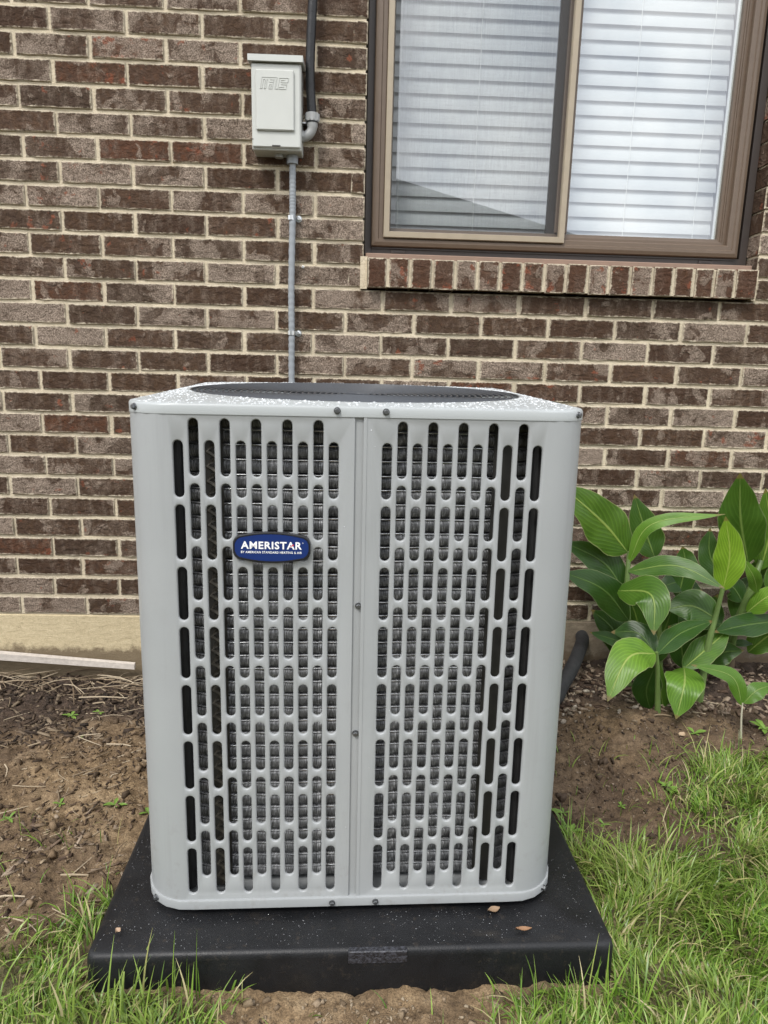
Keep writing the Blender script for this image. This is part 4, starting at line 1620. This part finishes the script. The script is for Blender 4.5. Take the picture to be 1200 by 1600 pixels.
LEAVES = [
('A',(1.666,-0.160,0.449),(1.572,-0.190,0.545),(1.415,-0.240,0.668),0.124,0),
('A',(1.777,-0.100,0.417),(1.748,-0.080,0.495),(1.709,-0.060,0.607),0.092,1),
('A',(1.668,-0.170,0.421),(1.713,-0.200,0.545),(1.892,-0.260,0.591),0.039,2),
('D',(2.049,-0.140,0.416),(1.997,-0.160,0.552),(1.964,-0.180,0.698),0.120,0),
('C',(1.925,-0.240,0.360),(1.926,-0.250,0.470),(1.899,-0.250,0.583),0.078,3),
('C',(2.005,-0.100,0.348),(1.960,-0.080,0.423),(1.960,-0.060,0.506),0.068,1),
('A',(1.666,-0.180,0.396),(1.777,-0.250,0.435),(1.879,-0.330,0.395),0.057,0),
('A',(1.665,-0.170,0.330),(1.598,-0.150,0.414),(1.476,-0.120,0.471),0.090,1),
('A',(1.673,-0.200,0.250),(1.572,-0.240,0.358),(1.434,-0.280,0.422),0.089,1),
('A',(1.620,-0.220,0.349),(1.674,-0.330,0.373),(1.667,-0.390,0.279),0.093,0),
('C',(1.914,-0.240,0.275),(1.855,-0.210,0.301),(1.789,-0.190,0.283),0.099,0),
('B',(1.686,-0.370,0.218),(1.582,-0.440,0.235),(1.513,-0.500,0.139),0.094,2),
('B',(1.691,-0.360,0.214),(1.652,-0.320,0.257),(1.592,-0.280,0.243),0.066,1),
('B',(1.692,-0.370,0.218),(1.781,-0.310,0.255),(1.909,-0.240,0.268),0.057,1),
('B',(1.698,-0.350,0.167),(1.684,-0.345,0.094),(1.705,-0.340,0.030),0.072,1),
('C',(1.813,-0.290,0.141),(1.762,-0.400,0.143),(1.730,-0.440,0.059),0.094,2),
('C',(1.817,-0.280,0.134),(1.898,-0.250,0.187),(1.977,-0.220,0.240),0.072,0),
('E',(1.888,-0.470,0.118),(1.861,-0.450,0.189),(1.763,-0.420,0.208),0.041,2),
('E',(1.892,-0.470,0.124),(1.923,-0.470,0.160),(1.974,-0.460,0.172),0.043,2),
('D',(2.175,-0.160,0.242),(2.034,-0.200,0.240),(1.908,-0.250,0.235),0.071,1),
('D',(2.061,-0.150,0.263),(2.090,-0.180,0.317),(2.133,-0.200,0.359),0.063,2),
('D',(2.053,-0.200,0.343),(2.011,-0.240,0.403),(1.960,-0.260,0.462),0.039,2),
('D',(2.103,-0.120,0.391),(2.120,-0.110,0.515),(2.094,-0.100,0.642),0.083,0),
('C',(1.990,-0.140,0.220),(1.918,-0.120,0.229),(1.834,-0.100,0.232),0.062,1),
('A',(1.802,-0.100,0.321),(1.873,-0.090,0.337),(1.952,-0.080,0.305),0.062,1),
('D',(2.079,-0.090,0.274),(2.049,-0.080,0.318),(2.019,-0.080,0.324),0.063,1),
('D',(2.113,-0.090,0.323),(2.128,-0.080,0.379),(2.133,-0.080,0.426),0.063,1),
('A',(1.697,-0.160,0.159),(1.635,-0.170,0.180),(1.566,-0.180,0.203),0.039,1),
('D',(2.050,-0.120,0.146),(2.079,-0.120,0.150),(2.113,-0.120,0.147),0.023,1),
('B',(1.713,-0.330,0.180),(1.748,-0.320,0.042),(1.772,-0.320,0.030),0.037,0),
('A',(1.720,-0.110,0.080),(1.660,-0.120,0.190),(1.590,-0.110,0.250),0.085,1),
('A',(1.760,-0.100,0.100),(1.740,-0.110,0.210),(1.700,-0.120,0.300),0.090,1),
('A',(1.790,-0.090,0.060),(1.830,-0.100,0.170),(1.850,-0.110,0.280),0.085,1),
('C',(1.880,-0.160,0.080),(1.850,-0.170,0.180),(1.800,-0.190,0.230),0.075,1),
('C',(1.910,-0.120,0.120),(1.960,-0.110,0.220),(1.980,-0.120,0.310),0.090,1),
('C',(1.940,-0.150,0.060),(1.990,-0.160,0.130),(2.050,-0.180,0.150),0.070,1),
('D',(2.070,-0.090,0.200),(2.110,-0.080,0.300),(2.160,-0.080,0.370),0.100,1),
('D',(2.100,-0.120,0.120),(2.160,-0.140,0.190),(2.230,-0.170,0.200),0.085,0),
('D',(2.120,-0.140,0.330),(2.180,-0.160,0.420),(2.230,-0.170,0.520),0.100,0),
('A',(1.690,-0.090,0.250),(1.640,-0.070,0.340),(1.580,-0.060,0.390),0.085,1),
('C',(1.860,-0.110,0.290),(1.880,-0.090,0.390),(1.870,-0.080,0.450),0.075,1),
]
STALKS = {
'A':[(1.709,-0.16,0.0),(1.694,-0.170,0.160),(1.668,-0.180,0.330),(1.670,-0.160,0.450)],
'A2':[(1.840,-0.100,0.0),(1.805,-0.100,0.262),(1.777,-0.100,0.417)],
'B':[(1.720,-0.360,0.0),(1.705,-0.360,0.140),(1.689,-0.370,0.222)],
'C':[(1.880,-0.270,0.0),(1.898,-0.250,0.200),(1.914,-0.240,0.285),(1.925,-0.240,0.370)],
'C2':[(1.862,-0.275,0.0),(1.835,-0.285,0.08),(1.813,-0.290,0.143)],
'D':[(2.057,-0.100,0.0),(2.045,-0.120,0.183),(2.067,-0.140,0.327),(2.10,-0.12,0.42)],
'D2':[(2.040,-0.110,0.0),(2.047,-0.140,0.262),(2.072,-0.160,0.345)],
'E':[(1.895,-0.480,0.0),(1.888,-0.475,0.082),(1.889,-0.470,0.124)],
}
PLANTS = {'A': ("tall canna plant with broad leaves closest to the air conditioner corner", (1.709, -0.16)),
          'B': ("short canna shoot with a bright drooping leaf in front of the other cannas", (1.72, -0.36)),
          'C': ("canna plant in the middle of the clump with an upright yellow green leaf", (1.88, -0.27)),
          'D': ("tall canna plant with brown old stalk at the right edge by the footing", (2.057, -0.10)),
          'E': ("small canna seedling with two narrow leaves on a thin white stem at right", (1.895, -0.48))}
CAMP = Vector((0.858, -2.127, 0.967))


def leaf(parent, base, midp, tip, w, tone, seed):
    rg = random.Random(seed)
    N, K = 16, 6
    c = curve_pts([base, midp, tip], N)
    v, uv = [], []
    for i, p_ in enumerate(c):
        t = i / N
        tan = (c[min(i + 1, N)] - c[max(i - 1, 0)]).normalized()
        view = (p_ - CAMP).normalized()
        face = (view * -1.0 + Vector((0, 0, 0.35))).normalized()
        side = tan.cross(face)
        side.normalize()
        nrm = side.cross(tan).normalized()
        prof = (math.sin(math.pi * min(1, t ** 0.78)) ** 0.80) if t < 1 else 0
        if t > 0.8:
            prof *= 1 - 0.35 * ((t - 0.8) / 0.2)
        ww = max(0.0035, w * 0.54 * prof) if t < 0.99 else 0.0006
        for j in range(K + 1):
            s = j / K * 2 - 1
            fold = 0.20 * abs(s) * ww + (0.10 * ww * math.sin(t * 9 + seed + (2 if s > 0 else 0)) + 0.05 * ww * math.sin(t * 21 + seed * 3 + (1 if s > 0 else 0))) * abs(s)
            curl = -0.16 * ww * s * s
            v.append(p_ + side * s * ww * (1 + 0.05 * math.sin(t * 17 + seed * 1.7 + s)) + nrm * (fold + curl))
            uv.append((t, j / K))
    f = []
    for i in range(N):
        for j in range(K):
            a = i * (K + 1) + j
            f.append((a, a + 1, a + K + 2, a + K + 1))
    me = mesh("leaf", v, f, LM[tone], True)
    lay = me.uv_layers.new(name='leaf')
    for l in me.loops:
        lay.data[l.index].uv = uv[l.vertex_index]
    o = inst("leaf", me, parent)
    o.matrix_parent_inverse = Matrix.Translation(-parent.location)
    return o


proots = {}
for k, (lab, (x, y)) in PLANTS.items():
    proots[k] = thing("canna_plant", lab, "plant", (x, y, float(ground_z(x, y)) - 0.002), group="canna plants by the wall")
for i, (pl, b0, b1, b2, w, tone) in enumerate(LEAVES):
    leaf(proots[pl], b0, b1, b2, w, tone, i)
for k, pts in STALKS.items():
    b = B()
    r0 = {'A': .011, 'A2': .009, 'B': .008, 'C': .010, 'C2': .007, 'D': .013, 'D2': .010, 'E': .0028}[k]
    c = curve_pts(pts, 14)
    b.tube(c, [r0 * (1.15 - 0.55 * i / 14) for i in range(15)], 9)
    par = proots[k[0]]
    o = b.build("stalk", MAT_STALK if k != 'E' else simple("pale_stem", (0.42, 0.40, 0.30), 0.6), par, True)
    o.matrix_parent_inverse = Matrix.Translation(-par.location)
b = B()
b.tube([(2.052, -0.105, 0.0), (2.046, -0.112, 0.07), (2.046, -0.118, 0.15)], [0.024, 0.019, 0.012], 10)
o = b.build("old_stalk", MAT_OLDSTALK, proots['D'], True)
o.matrix_parent_inverse = Matrix.Translation(-proots['D'].location)


# ================================================================== grass
def grass_mat():
    m = M("grass_blade")
    r = m.n("NewGeometry").outputs['Random Per Island']
    p = m.pos()
    c = m.ramp(r, [(0.0, (0.060, 0.145, 0.015)), (0.3, (0.125, 0.245, 0.026)), (0.60, (0.215, 0.355, 0.048)), (0.82, (0.340, 0.450, 0.110)), (0.89, (0.46, 0.40, 0.18)), (1.0, (0.56, 0.48, 0.29))])
    c = m.mix(m.ramp(m.noise(p, 4, 3), [(0.4, 0.0), (0.65, 0.35)]), c, (0.24, 0.25, 0.075))
    m.set(Base_Color=c, Roughness=0.34)
    m.b.inputs['Specular IOR Level'].default_value = 0.4
    tl = m.n("BsdfTranslucent", {'Color': c})
    ms = m.n("MixShader", {0: 0.28, 1: m.b.outputs[0], 2: tl.outputs[0]})
    m.link(ms.outputs[0], m.o.inputs['Surface'])
    return m.m


MAT_GRASS = grass_mat()


def blades(X, Y, Ln, Wd, lean, az, name, mat, seg=4, z=None):
    n = len(X)
    Z0 = ground_z(X, Y) - 0.004 if z is None else z
    V = np.zeros((n, (seg + 1) * 2, 3), np.float32)
    px, py, pz = X.copy(), Y.copy(), Z0.copy()
    tw = RNG.uniform(-0.6, 0.6, n)
    for i in range(seg + 1):
        t = i / seg
        w = Wd * (1 - t ** 2.2) * 0.5 + 0.0001
        sa = az + np.pi / 2 + tw
        V[:, 2 * i] = np.stack([px - np.cos(sa) * w, py - np.sin(sa) * w, pz], 1)
        V[:, 2 * i + 1] = np.stack([px + np.cos(sa) * w, py + np.sin(sa) * w, pz + w * 0.4 * np.sin(tw)], 1)
        th = lean * (0.35 + 1.15 * t)
        th = np.minimum(th, 1.75)
        st = Ln / seg
        px = px + np.sin(th) * np.cos(az) * st
        py = py + np.sin(th) * np.sin(az) * st
        pz = pz + np.cos(th) * st
        pz = np.maximum(pz, Z0 + 0.004)
    base = (np.arange(n) * (seg + 1) * 2)[:, None]
    F = np.concatenate([np.concatenate([base + 2 * i, base + 2 * i + 1, base + 2 * i + 3, base + 2 * i + 2], 1) for i in range(seg)])
    return fast_mesh(name, V.reshape(-1, 3), F, mat, True)


def scatter(poly, n, pad_=0.03, tuft=0.05):
    P = np.array(poly)
    lo, hi = P.min(0), P.max(0)
    xs, ys = [], []
    tot = 0
    while tot < n:
        x = RNG.uniform(lo[0], hi[0], n)
        y = RNG.uniform(lo[1], hi[1], n)
        d = poly_sd(poly, x, y) + 0.05 * N2(x * 11, y * 11)
        dens = np.exp(-np.maximum(0, -1.45 - y) * 2.2) * np.exp(-np.maximum(0, x - 2.1) * 1.4) * np.exp(-np.maximum(0, -0.2 - x) * 1.6)
        keep = ((d < 0) | (RNG.random(n) < 0.5 * np.exp(-np.maximum(d, 0) / pad_)) & (d < 0.1)) & (RNG.random(n) < dens * np.clip(0.75 + 1.3 * N1(x * 16, y * 16), 0.12, 1.0))
        keep &= ~((x > 0.452) & (x < 1.285) & (y > -1.245) & (y < -0.42))
        keep &= y > -1.93
        xs.append(x[keep])
        ys.append(y[keep])
        tot += keep.sum()
    return np.concatenate(xs)[:n], np.concatenate(ys)[:n]


def grass(poly, n, name, lk=1.0):
    x, y = scatter(poly, n)
    # tufts share a leaning direction
    az = 2 * np.pi * (N3(x * 8, y * 8) * 2.2 + N1(x * 3 + 9, y * 3)) + RNG.normal(0, 0.9, n)
    Ln = RNG.gamma(6, 0.0082, n) * (0.9 + 0.7 * N2(x * 5, y * 5))
    Ln = np.clip(Ln * lk, 0.015, 0.13)
    lean = np.clip(RNG.normal(1.02, 0.36, n), 0.1, 1.6)
    Wd = 0.0014 + 0.0030 * RNG.random(n) ** 1.6
    o = inst(name, blades(x, y, Ln, Wd, lean, az, name, MAT_GRASS))
    o['kind'] = 'stuff'
    return o


grass(GR, 66000, "grass", 0.92)
grass(GL, 20500, "grass", 0.80)
n = 420
xx = np.concatenate([RNG.uniform(1.30, 2.2, 260), RNG.uniform(-0.2, 0.44, 110), RNG.uniform(0.6, 1.12, 50)])
yy = np.concatenate([RNG.uniform(-0.98, -0.50, 260), RNG.uniform(-1.18, -0.80, 110), RNG.uniform(-1.5, -1.26, 50)])
o = inst("grass", blades(xx, yy, RNG.uniform(0.015, 0.07, n), RNG.uniform(0.0012, 0.0030, n), np.clip(RNG.normal(1.0, 0.4, n), 0.1, 1.6), RNG.uniform(0, 6.28, n), "grass", MAT_GRASS))
o['kind'] = 'stuff'
# longer blades hanging over the pad's front corners
n = 90
xx = np.concatenate([RNG.uniform(0.43, 0.66, 62), RNG.uniform(1.14, 1.31, 28)])
yy = np.concatenate([RNG.uniform(-1.34, -1.252, n)])
azz = RNG.normal(0.9, 0.9, n)
o = inst("grass", blades(xx, yy, RNG.uniform(0.04, 0.125, n), RNG.uniform(0.0018, 0.0034, n), np.clip(RNG.normal(0.48, 0.25, n), 0.05, 1.0), azz, "grass", MAT_GRASS, 5))
o['kind'] = 'stuff'


# ================================================================== loose litter
def chips(n, region, smin, smax, name, cols, thin=0.3, long=2.2, avoid_pad=True):
    x = RNG.uniform(region[0], region[1], n)
    y = RNG.uniform(region[2], region[3], n)
    k = np.ones(n, bool)
    if avoid_pad:
        k &= ~((x > 0.46) & (x < 1.27) & (y > -1.24) & (y < -0.43))
    k &= RNG.random(n) < np.clip(0.55 + 1.2 * N1(x * 9, y * 9), 0.05, 1)
    x, y = x[k], y[k]
    n = len(x)
    s = smin + (smax - smin) * RNG.random(n) ** 2.2
    lx, ly, lz = s * RNG.uniform(0.8, long, n) * 0.5, s * RNG.uniform(0.35, 0.8, n) * 0.5, s * thin * 0.5
    z = ground_z(x, y) + lz * 0.6
    az, ti, ro = RNG.uniform(0, 2 * np.pi, n), RNG.normal(0, 0.28, n), RNG.normal(0, 0.35, n)
    cub = np.array([(a, b_, c) for a in (-1, 1) for b_ in (-1, 1) for c in (-1, 1)], float)
    V = np.zeros((n, 8, 3))
    for i, (a, b_, c) in enumerate(cub):
        jx, jy = RNG.uniform(0.45, 1.05, n), RNG.uniform(0.35, 1.05, n)
        px, py, pz = a * lx * jx, b_ * ly * jy, c * lz
        pz2 = pz * np.cos(ro) + py * np.sin(ro)
        py2 = py * np.cos(ro) - pz * np.sin(ro)
        px3 = px * np.cos(ti) - pz2 * np.sin(ti)
        pz3 = px * np.sin(ti) + pz2 * np.cos(ti)
        V[:, i, 0] = x + px3 * np.cos(az) - py2 * np.sin(az)
        V[:, i, 1] = y + px3 * np.sin(az) + py2 * np.cos(az)
        V[:, i, 2] = z + pz3
    q = np.array([(0, 1, 3, 2), (4, 6, 7, 5), (0, 4, 5, 1), (2, 3, 7, 6), (0, 2, 6, 4), (1, 5, 7, 3)])
    F = (np.arange(n)[:, None, None] * 8 + q[None]).reshape(-1, 4)
    m = M(name)
    r = m.n("NewGeometry").outputs['Random Per Island']
    c = m.ramp(r, [(i / (len(cols) - 1), cc) for i, cc in enumerate(cols)])
    c = m.mix(0.6, c, m.ramp(m.noise(m.pos(), 260, 4, 0.7), [(0.3, 0.6), (0.7, 1.4)]), 'MULTIPLY')
    m.set(Base_Color=c, Roughness=0.8)
    m.b.inputs['Specular IOR Level'].default_value = 0.25
    m.bump(m.noise(m.pos(), 300, 3), 0.5, 0.001)
    o = inst(name, fast_mesh(name, V.reshape(-1, 3), F, m.m))
    o['kind'] = 'stuff'
    return o


WOOD = [(0.030, 0.020, 0.014), (0.060, 0.038, 0.026), (0.105, 0.068, 0.045), (0.16, 0.115, 0.080), (0.24, 0.185, 0.135), (0.33, 0.26, 0.19)]
DARKW = [(0.022, 0.016, 0.012), (0.045, 0.031, 0.022), (0.075, 0.052, 0.036), (0.12, 0.088, 0.060), (0.22, 0.17, 0.115)]
chips(12000, (-0.7, 0.46, -0.50, -0.01), 0.003, 0.020, "mulch", DARKW, 0.3, 3.0)
chips(6500, (1.20, 2.9, -0.36, -0.01), 0.004, 0.026, "mulch", WOOD)
chips(6500, (-0.5, 0.46, -1.20, -0.45), 0.002, 0.011, "wood_litter", [(0.03, 0.02, 0.014), (0.07, 0.046, 0.03), (0.13, 0.09, 0.058), (0.2, 0.145, 0.095), (0.34, 0.27, 0.18)], 0.3, 3.0)
chips(1500, (-0.1, 0.44, -1.17, -0.80), 0.002, 0.015, "wood_litter", WOOD, 0.22, 3.6)
chips(3800, (1.27, 2.6, -0.95, -0.33), 0.002, 0.010, "wood_litter", DARKW, 0.35, 2.4)
STN = [(0.12, 0.095, 0.068), (0.20, 0.165, 0.12), (0.30, 0.255, 0.20), (0.42, 0.37, 0.30)]
chips(170, (1.27, 1.66, -0.42, -0.20), 0.006, 0.020, "pebbles", STN, 0.75, 1.3)
chips(5200, (0.60, 1.15, -1.50, -1.25), 0.0015, 0.008, "soil_crumbs", [(0.10, 0.072, 0.045), (0.17, 0.122, 0.076), (0.22, 0.165, 0.11), (0.32, 0.26, 0.185)], 0.8, 1.2)
chips(4000, (-0.4, 0.47, -1.1, -0.4), 0.0015, 0.007, "soil_crumbs", [(0.07, 0.048, 0.03), (0.13, 0.09, 0.055), (0.2, 0.145, 0.09), (0.3, 0.23, 0.15)], 0.8, 1.2)
chips(4500, (1.27, 2.3, -0.95, -0.4), 0.0015, 0.007, "soil_crumbs", [(0.05, 0.035, 0.024), (0.09, 0.064, 0.044), (0.15, 0.11, 0.078), (0.28, 0.22, 0.16)], 0.8, 1.2)

chips(620, (-0.45, 0.455, -1.12, -0.36), 0.006, 0.022, "soil_clods", [(0.06, 0.041, 0.025), (0.10, 0.068, 0.042), (0.16, 0.11, 0.066), (0.22, 0.155, 0.095)], 0.75, 1.25)
chips(520, (1.28, 2.1, -0.90, -0.36), 0.006, 0.022, "soil_clods", [(0.045, 0.031, 0.021), (0.075, 0.052, 0.035), (0.115, 0.08, 0.054), (0.17, 0.125, 0.085)], 0.75, 1.25)
chips(420, (0.55, 1.18, -1.48, -1.25), 0.006, 0.020, "soil_clods", [(0.11, 0.078, 0.048), (0.16, 0.115, 0.072), (0.22, 0.165, 0.105), (0.27, 0.205, 0.14)], 0.75, 1.25)

# dead straw stems by the footing
MAT_STRAW = None
m = M("dead_stem")
r = m.n("NewGeometry").outputs['Random Per Island']
m.set(Base_Color=m.ramp(r, [(0.0, (0.13, 0.09, 0.055)), (0.5, (0.27, 0.205, 0.13)), (1.0, (0.46, 0.38, 0.27))]), Roughness=0.75)
MAT_STRAW = m.m
b = B()
for i in range(420):
    x, y = random.uniform(-0.55, 0.20), -abs(random.gauss(0.03, 0.06)) - 0.012
    if i > 110:
        x, y = random.uniform(-0.5, 0.44), -random.uniform(0.02, 1.15)
    if i > 385:
        x, y = random.uniform(1.3, 2.3), -random.uniform(0.05, 0.4)
    a = random.gauss(0.1, 0.8)
    l = random.uniform(0.03, 0.17) * (1 if i <= 110 else 0.5)
    z = float(ground_z(x, y)) + random.uniform(0.002, 0.018 if i <= 110 else 0.004)
    y2 = min(y + l * math.sin(a), -0.008)
    p1 = (x + l * math.cos(a), y2, float(ground_z(x + l * math.cos(a), y2)) + random.uniform(0.002, 0.03 if i <= 110 else 0.005))
    pm = ((x + p1[0]) / 2 + random.gauss(0, .006), min((y + y2) / 2 + random.gauss(0, .006), -0.008), (z + p1[2]) / 2 + random.uniform(0, .012 if i <= 110 else .002))
    if 0.45 < p1[0] < 1.27:
        continue
    rr_ = random.uniform(0.0008, 0.0022)
    b.tube(curve_pts([(x, y, z), pm, p1], 4), [rr_, rr_, rr_ * .9, rr_ * .8, rr_ * .6], 5)
o = b.build("dead_stems", MAT_STRAW)
o['kind'] = 'stuff'

# small weeds, each its own plant
MAT_WEED = simple("weed_leaf", (0.14, 0.24, 0.04), 0.45, 0, 0.25, 60)


def weed(x, y, s, nleaf, seed, lab):
    rg = random.Random(seed)
    z0 = float(ground_z(x, y))
    t = thing("weed", lab, "weed", (x, y, z0), group="small weeds in the bare soil")
    for i in range(nleaf):
        a = 2 * math.pi * i / nleaf + rg.uniform(-.4, .4)
        l = s * rg.uniform(0.35, 1.0)
        up = rg.uniform(0.15, 0.6)
        v = []
        ww = rg.uniform(0.45, 0.9)
        for (u, w) in ((0, 0.03), (0.3, 0.22 * ww), (0.6, 0.30 * ww), (0.85, 0.16 * ww), (1.0, 0.02)):
            r = l * u
            zz = 0.003 + l * up * math.sin(u * 2.2) * 0.55
            for sgn in (-1, 0, 1):
                v.append((r * math.cos(a) - sgn * w * l * math.sin(a), r * math.sin(a) + sgn * w * l * math.cos(a), zz + (0.06 * l if sgn else 0)))
        f = []
        for q in range(4):
            for c in range(2):
                k = q * 3 + c
                f.append((k, k + 1, k + 4, k + 3))
        part("leaf", v, f, MAT_WEED, t, True)


WEEDS = [(0.351, -0.789, 0.030, 5, "low weed with small lobed leaves in the tan soil left of the pad"),
         (0.232, -0.778, 0.022, 4, "tiny weed seedling on dark soil left of the lobed weed"),
         (0.144, -0.821, 0.026, 6, "yellowish weed rosette at the far left edge of the soil"),
         (0.425, -0.80, 0.026, 5, "bright green weed touching the left edge of the black pad"),
         (0.055, -0.288, 0.030, 7, "clump of tiny round leaved weeds in the mulch near the lath"),
         (0.135, -0.29, 0.022, 5, "small weed between wood chips right of the round leaved clump"),
         (0.155, -0.47, 0.020, 4, "tiny green seedling in dark mulch at left middle"),
         (1.325, -0.845, 0.044, 6, "leafy bright weed at the right edge of the black pad"),
         (1.330, -0.775, 0.034, 5, "pale weed behind the leafy one right of the pad"),
         (1.412, -0.800, 0.026, 5, "small yellow green weed at the bottom of the muddy hollow"),
         (1.475, -0.735, 0.022, 4, "tiny weed on the left slope of the muddy hollow"),
         (1.60, -0.695, 0.032, 6, "weed with yellow leaves beside the upper tip of the right lawn"),
         (1.64, -0.735, 0.026, 5, "small weed just under the yellow leaved one by the lawn"),
         (1.765, -0.478, 0.036, 4, "flat weed with one long pale leaf below the thin stemmed seedling"),
         (1.975, -0.445, 0.040, 7, "leafy weed in the mulch at the right edge of the photo")]
for i, (x, y, s, nl, lab) in enumerate(WEEDS):
    weed(x, y, s, nl, 40 + i, lab)


# fallen dry leaves
def dryleaf(x, y, z, l, w, az, lab, col):
    v = []
    n = 6
    for i in range(n + 1):
        t = i / n
        ww = w * math.sin(math.pi * max(0.03, min(0.97, t)))
        for s in (-1, 0, 1):
            v.append(((t - .5) * l, s * ww, 0.004 + 0.004 * abs(s) + 0.25 * l * (t - .5) ** 2))
    f = []
    for i in range(n):
        for c in range(2):
            k = i * 3 + c
            f.append((k, k + 3, k + 4, k + 1))
    o = part("fallen_leaf", v, f, simple("dry_leaf", col, 0.7, 0, 0.25, 90), None, True, (x, y, z), (0.1, 0.05, az))
    return tag(o, lab, "leaf", "fallen dry leaves")


dryleaf(1.727, -0.484, float(ground_z(1.727, -0.484)), 0.030, 0.008, 0.7, "curled tan dry leaf on the bare mud in front of the cannas", (0.42, 0.31, 0.20))
dryleaf(2.10, -0.06, float(ground_z(2.10, -0.06)), 0.045, 0.012, 0.1, "pinkish dry leaf in the mulch by the old canna stalk", (0.36, 0.25, 0.19))
dryleaf(1.093, -1.160, 0.0985, 0.022, 0.006, 0.3, "small brown dry leaf on the pad below the unit's right side", (0.27, 0.18, 0.11))
dryleaf(1.133, -1.200, 0.0985, 0.026, 0.004, 0.05, "thin orange brown leaf flake on the right front of the pad", (0.26, 0.14, 0.07))
dryleaf(0.500, -1.200, 0.0985, 0.009, 0.005, 0.9, "tiny tan chip of leaf on the left front of the pad", (0.40, 0.28, 0.19))

# ================================================================== house across the yard (seen in the window glass)
hs_ = thing("neighbour_house", "grey gabled neighbouring house across the yard mirrored in the window glass", "house", (-2.0, -17.0, 0.0))
MAT_SIDE = simple("grey_siding", (0.24, 0.26, 0.25), 0.7)
MAT_ROOF = simple("roof_shingle", (0.10, 0.10, 0.10), 0.9, 0, 0.3, 3)
b = B()
v = [(-8.6, 5, -0.3), (8.6, 5, -0.3), (8.6, 5, 3.0), (0, 5, 5.15), (-8.6, 5, 3.0), (-8.6, -5, -0.3), (8.6, -5, -0.3), (8.6, -5, 3.0), (0, -5, 5.15), (-8.6, -5, 3.0)]
b.add(v, [(0, 4, 3, 2, 1), (5, 6, 7, 8, 9), (0, 5, 9, 4), (1, 2, 7, 6)])
b.build("wall", MAT_SIDE, hs_)
b = B()
for s in (-1, 1):
    v = [(0, 5.4, 5.32), (s * 9.4, 5.4, 2.95), (s * 9.4, -5.4, 2.95), (0, -5.4, 5.32), (0, 5.4, 5.14), (s * 9.4, 5.4, 2.77), (s * 9.4, -5.4, 2.77), (0, -5.4, 5.14)]
    b.add(v, [(0, 1, 2, 3), (4, 7, 6, 5), (0, 4, 5, 1), (3, 2, 6, 7), (1, 5, 6, 2)])
b.build("roof", MAT_ROOF, hs_)
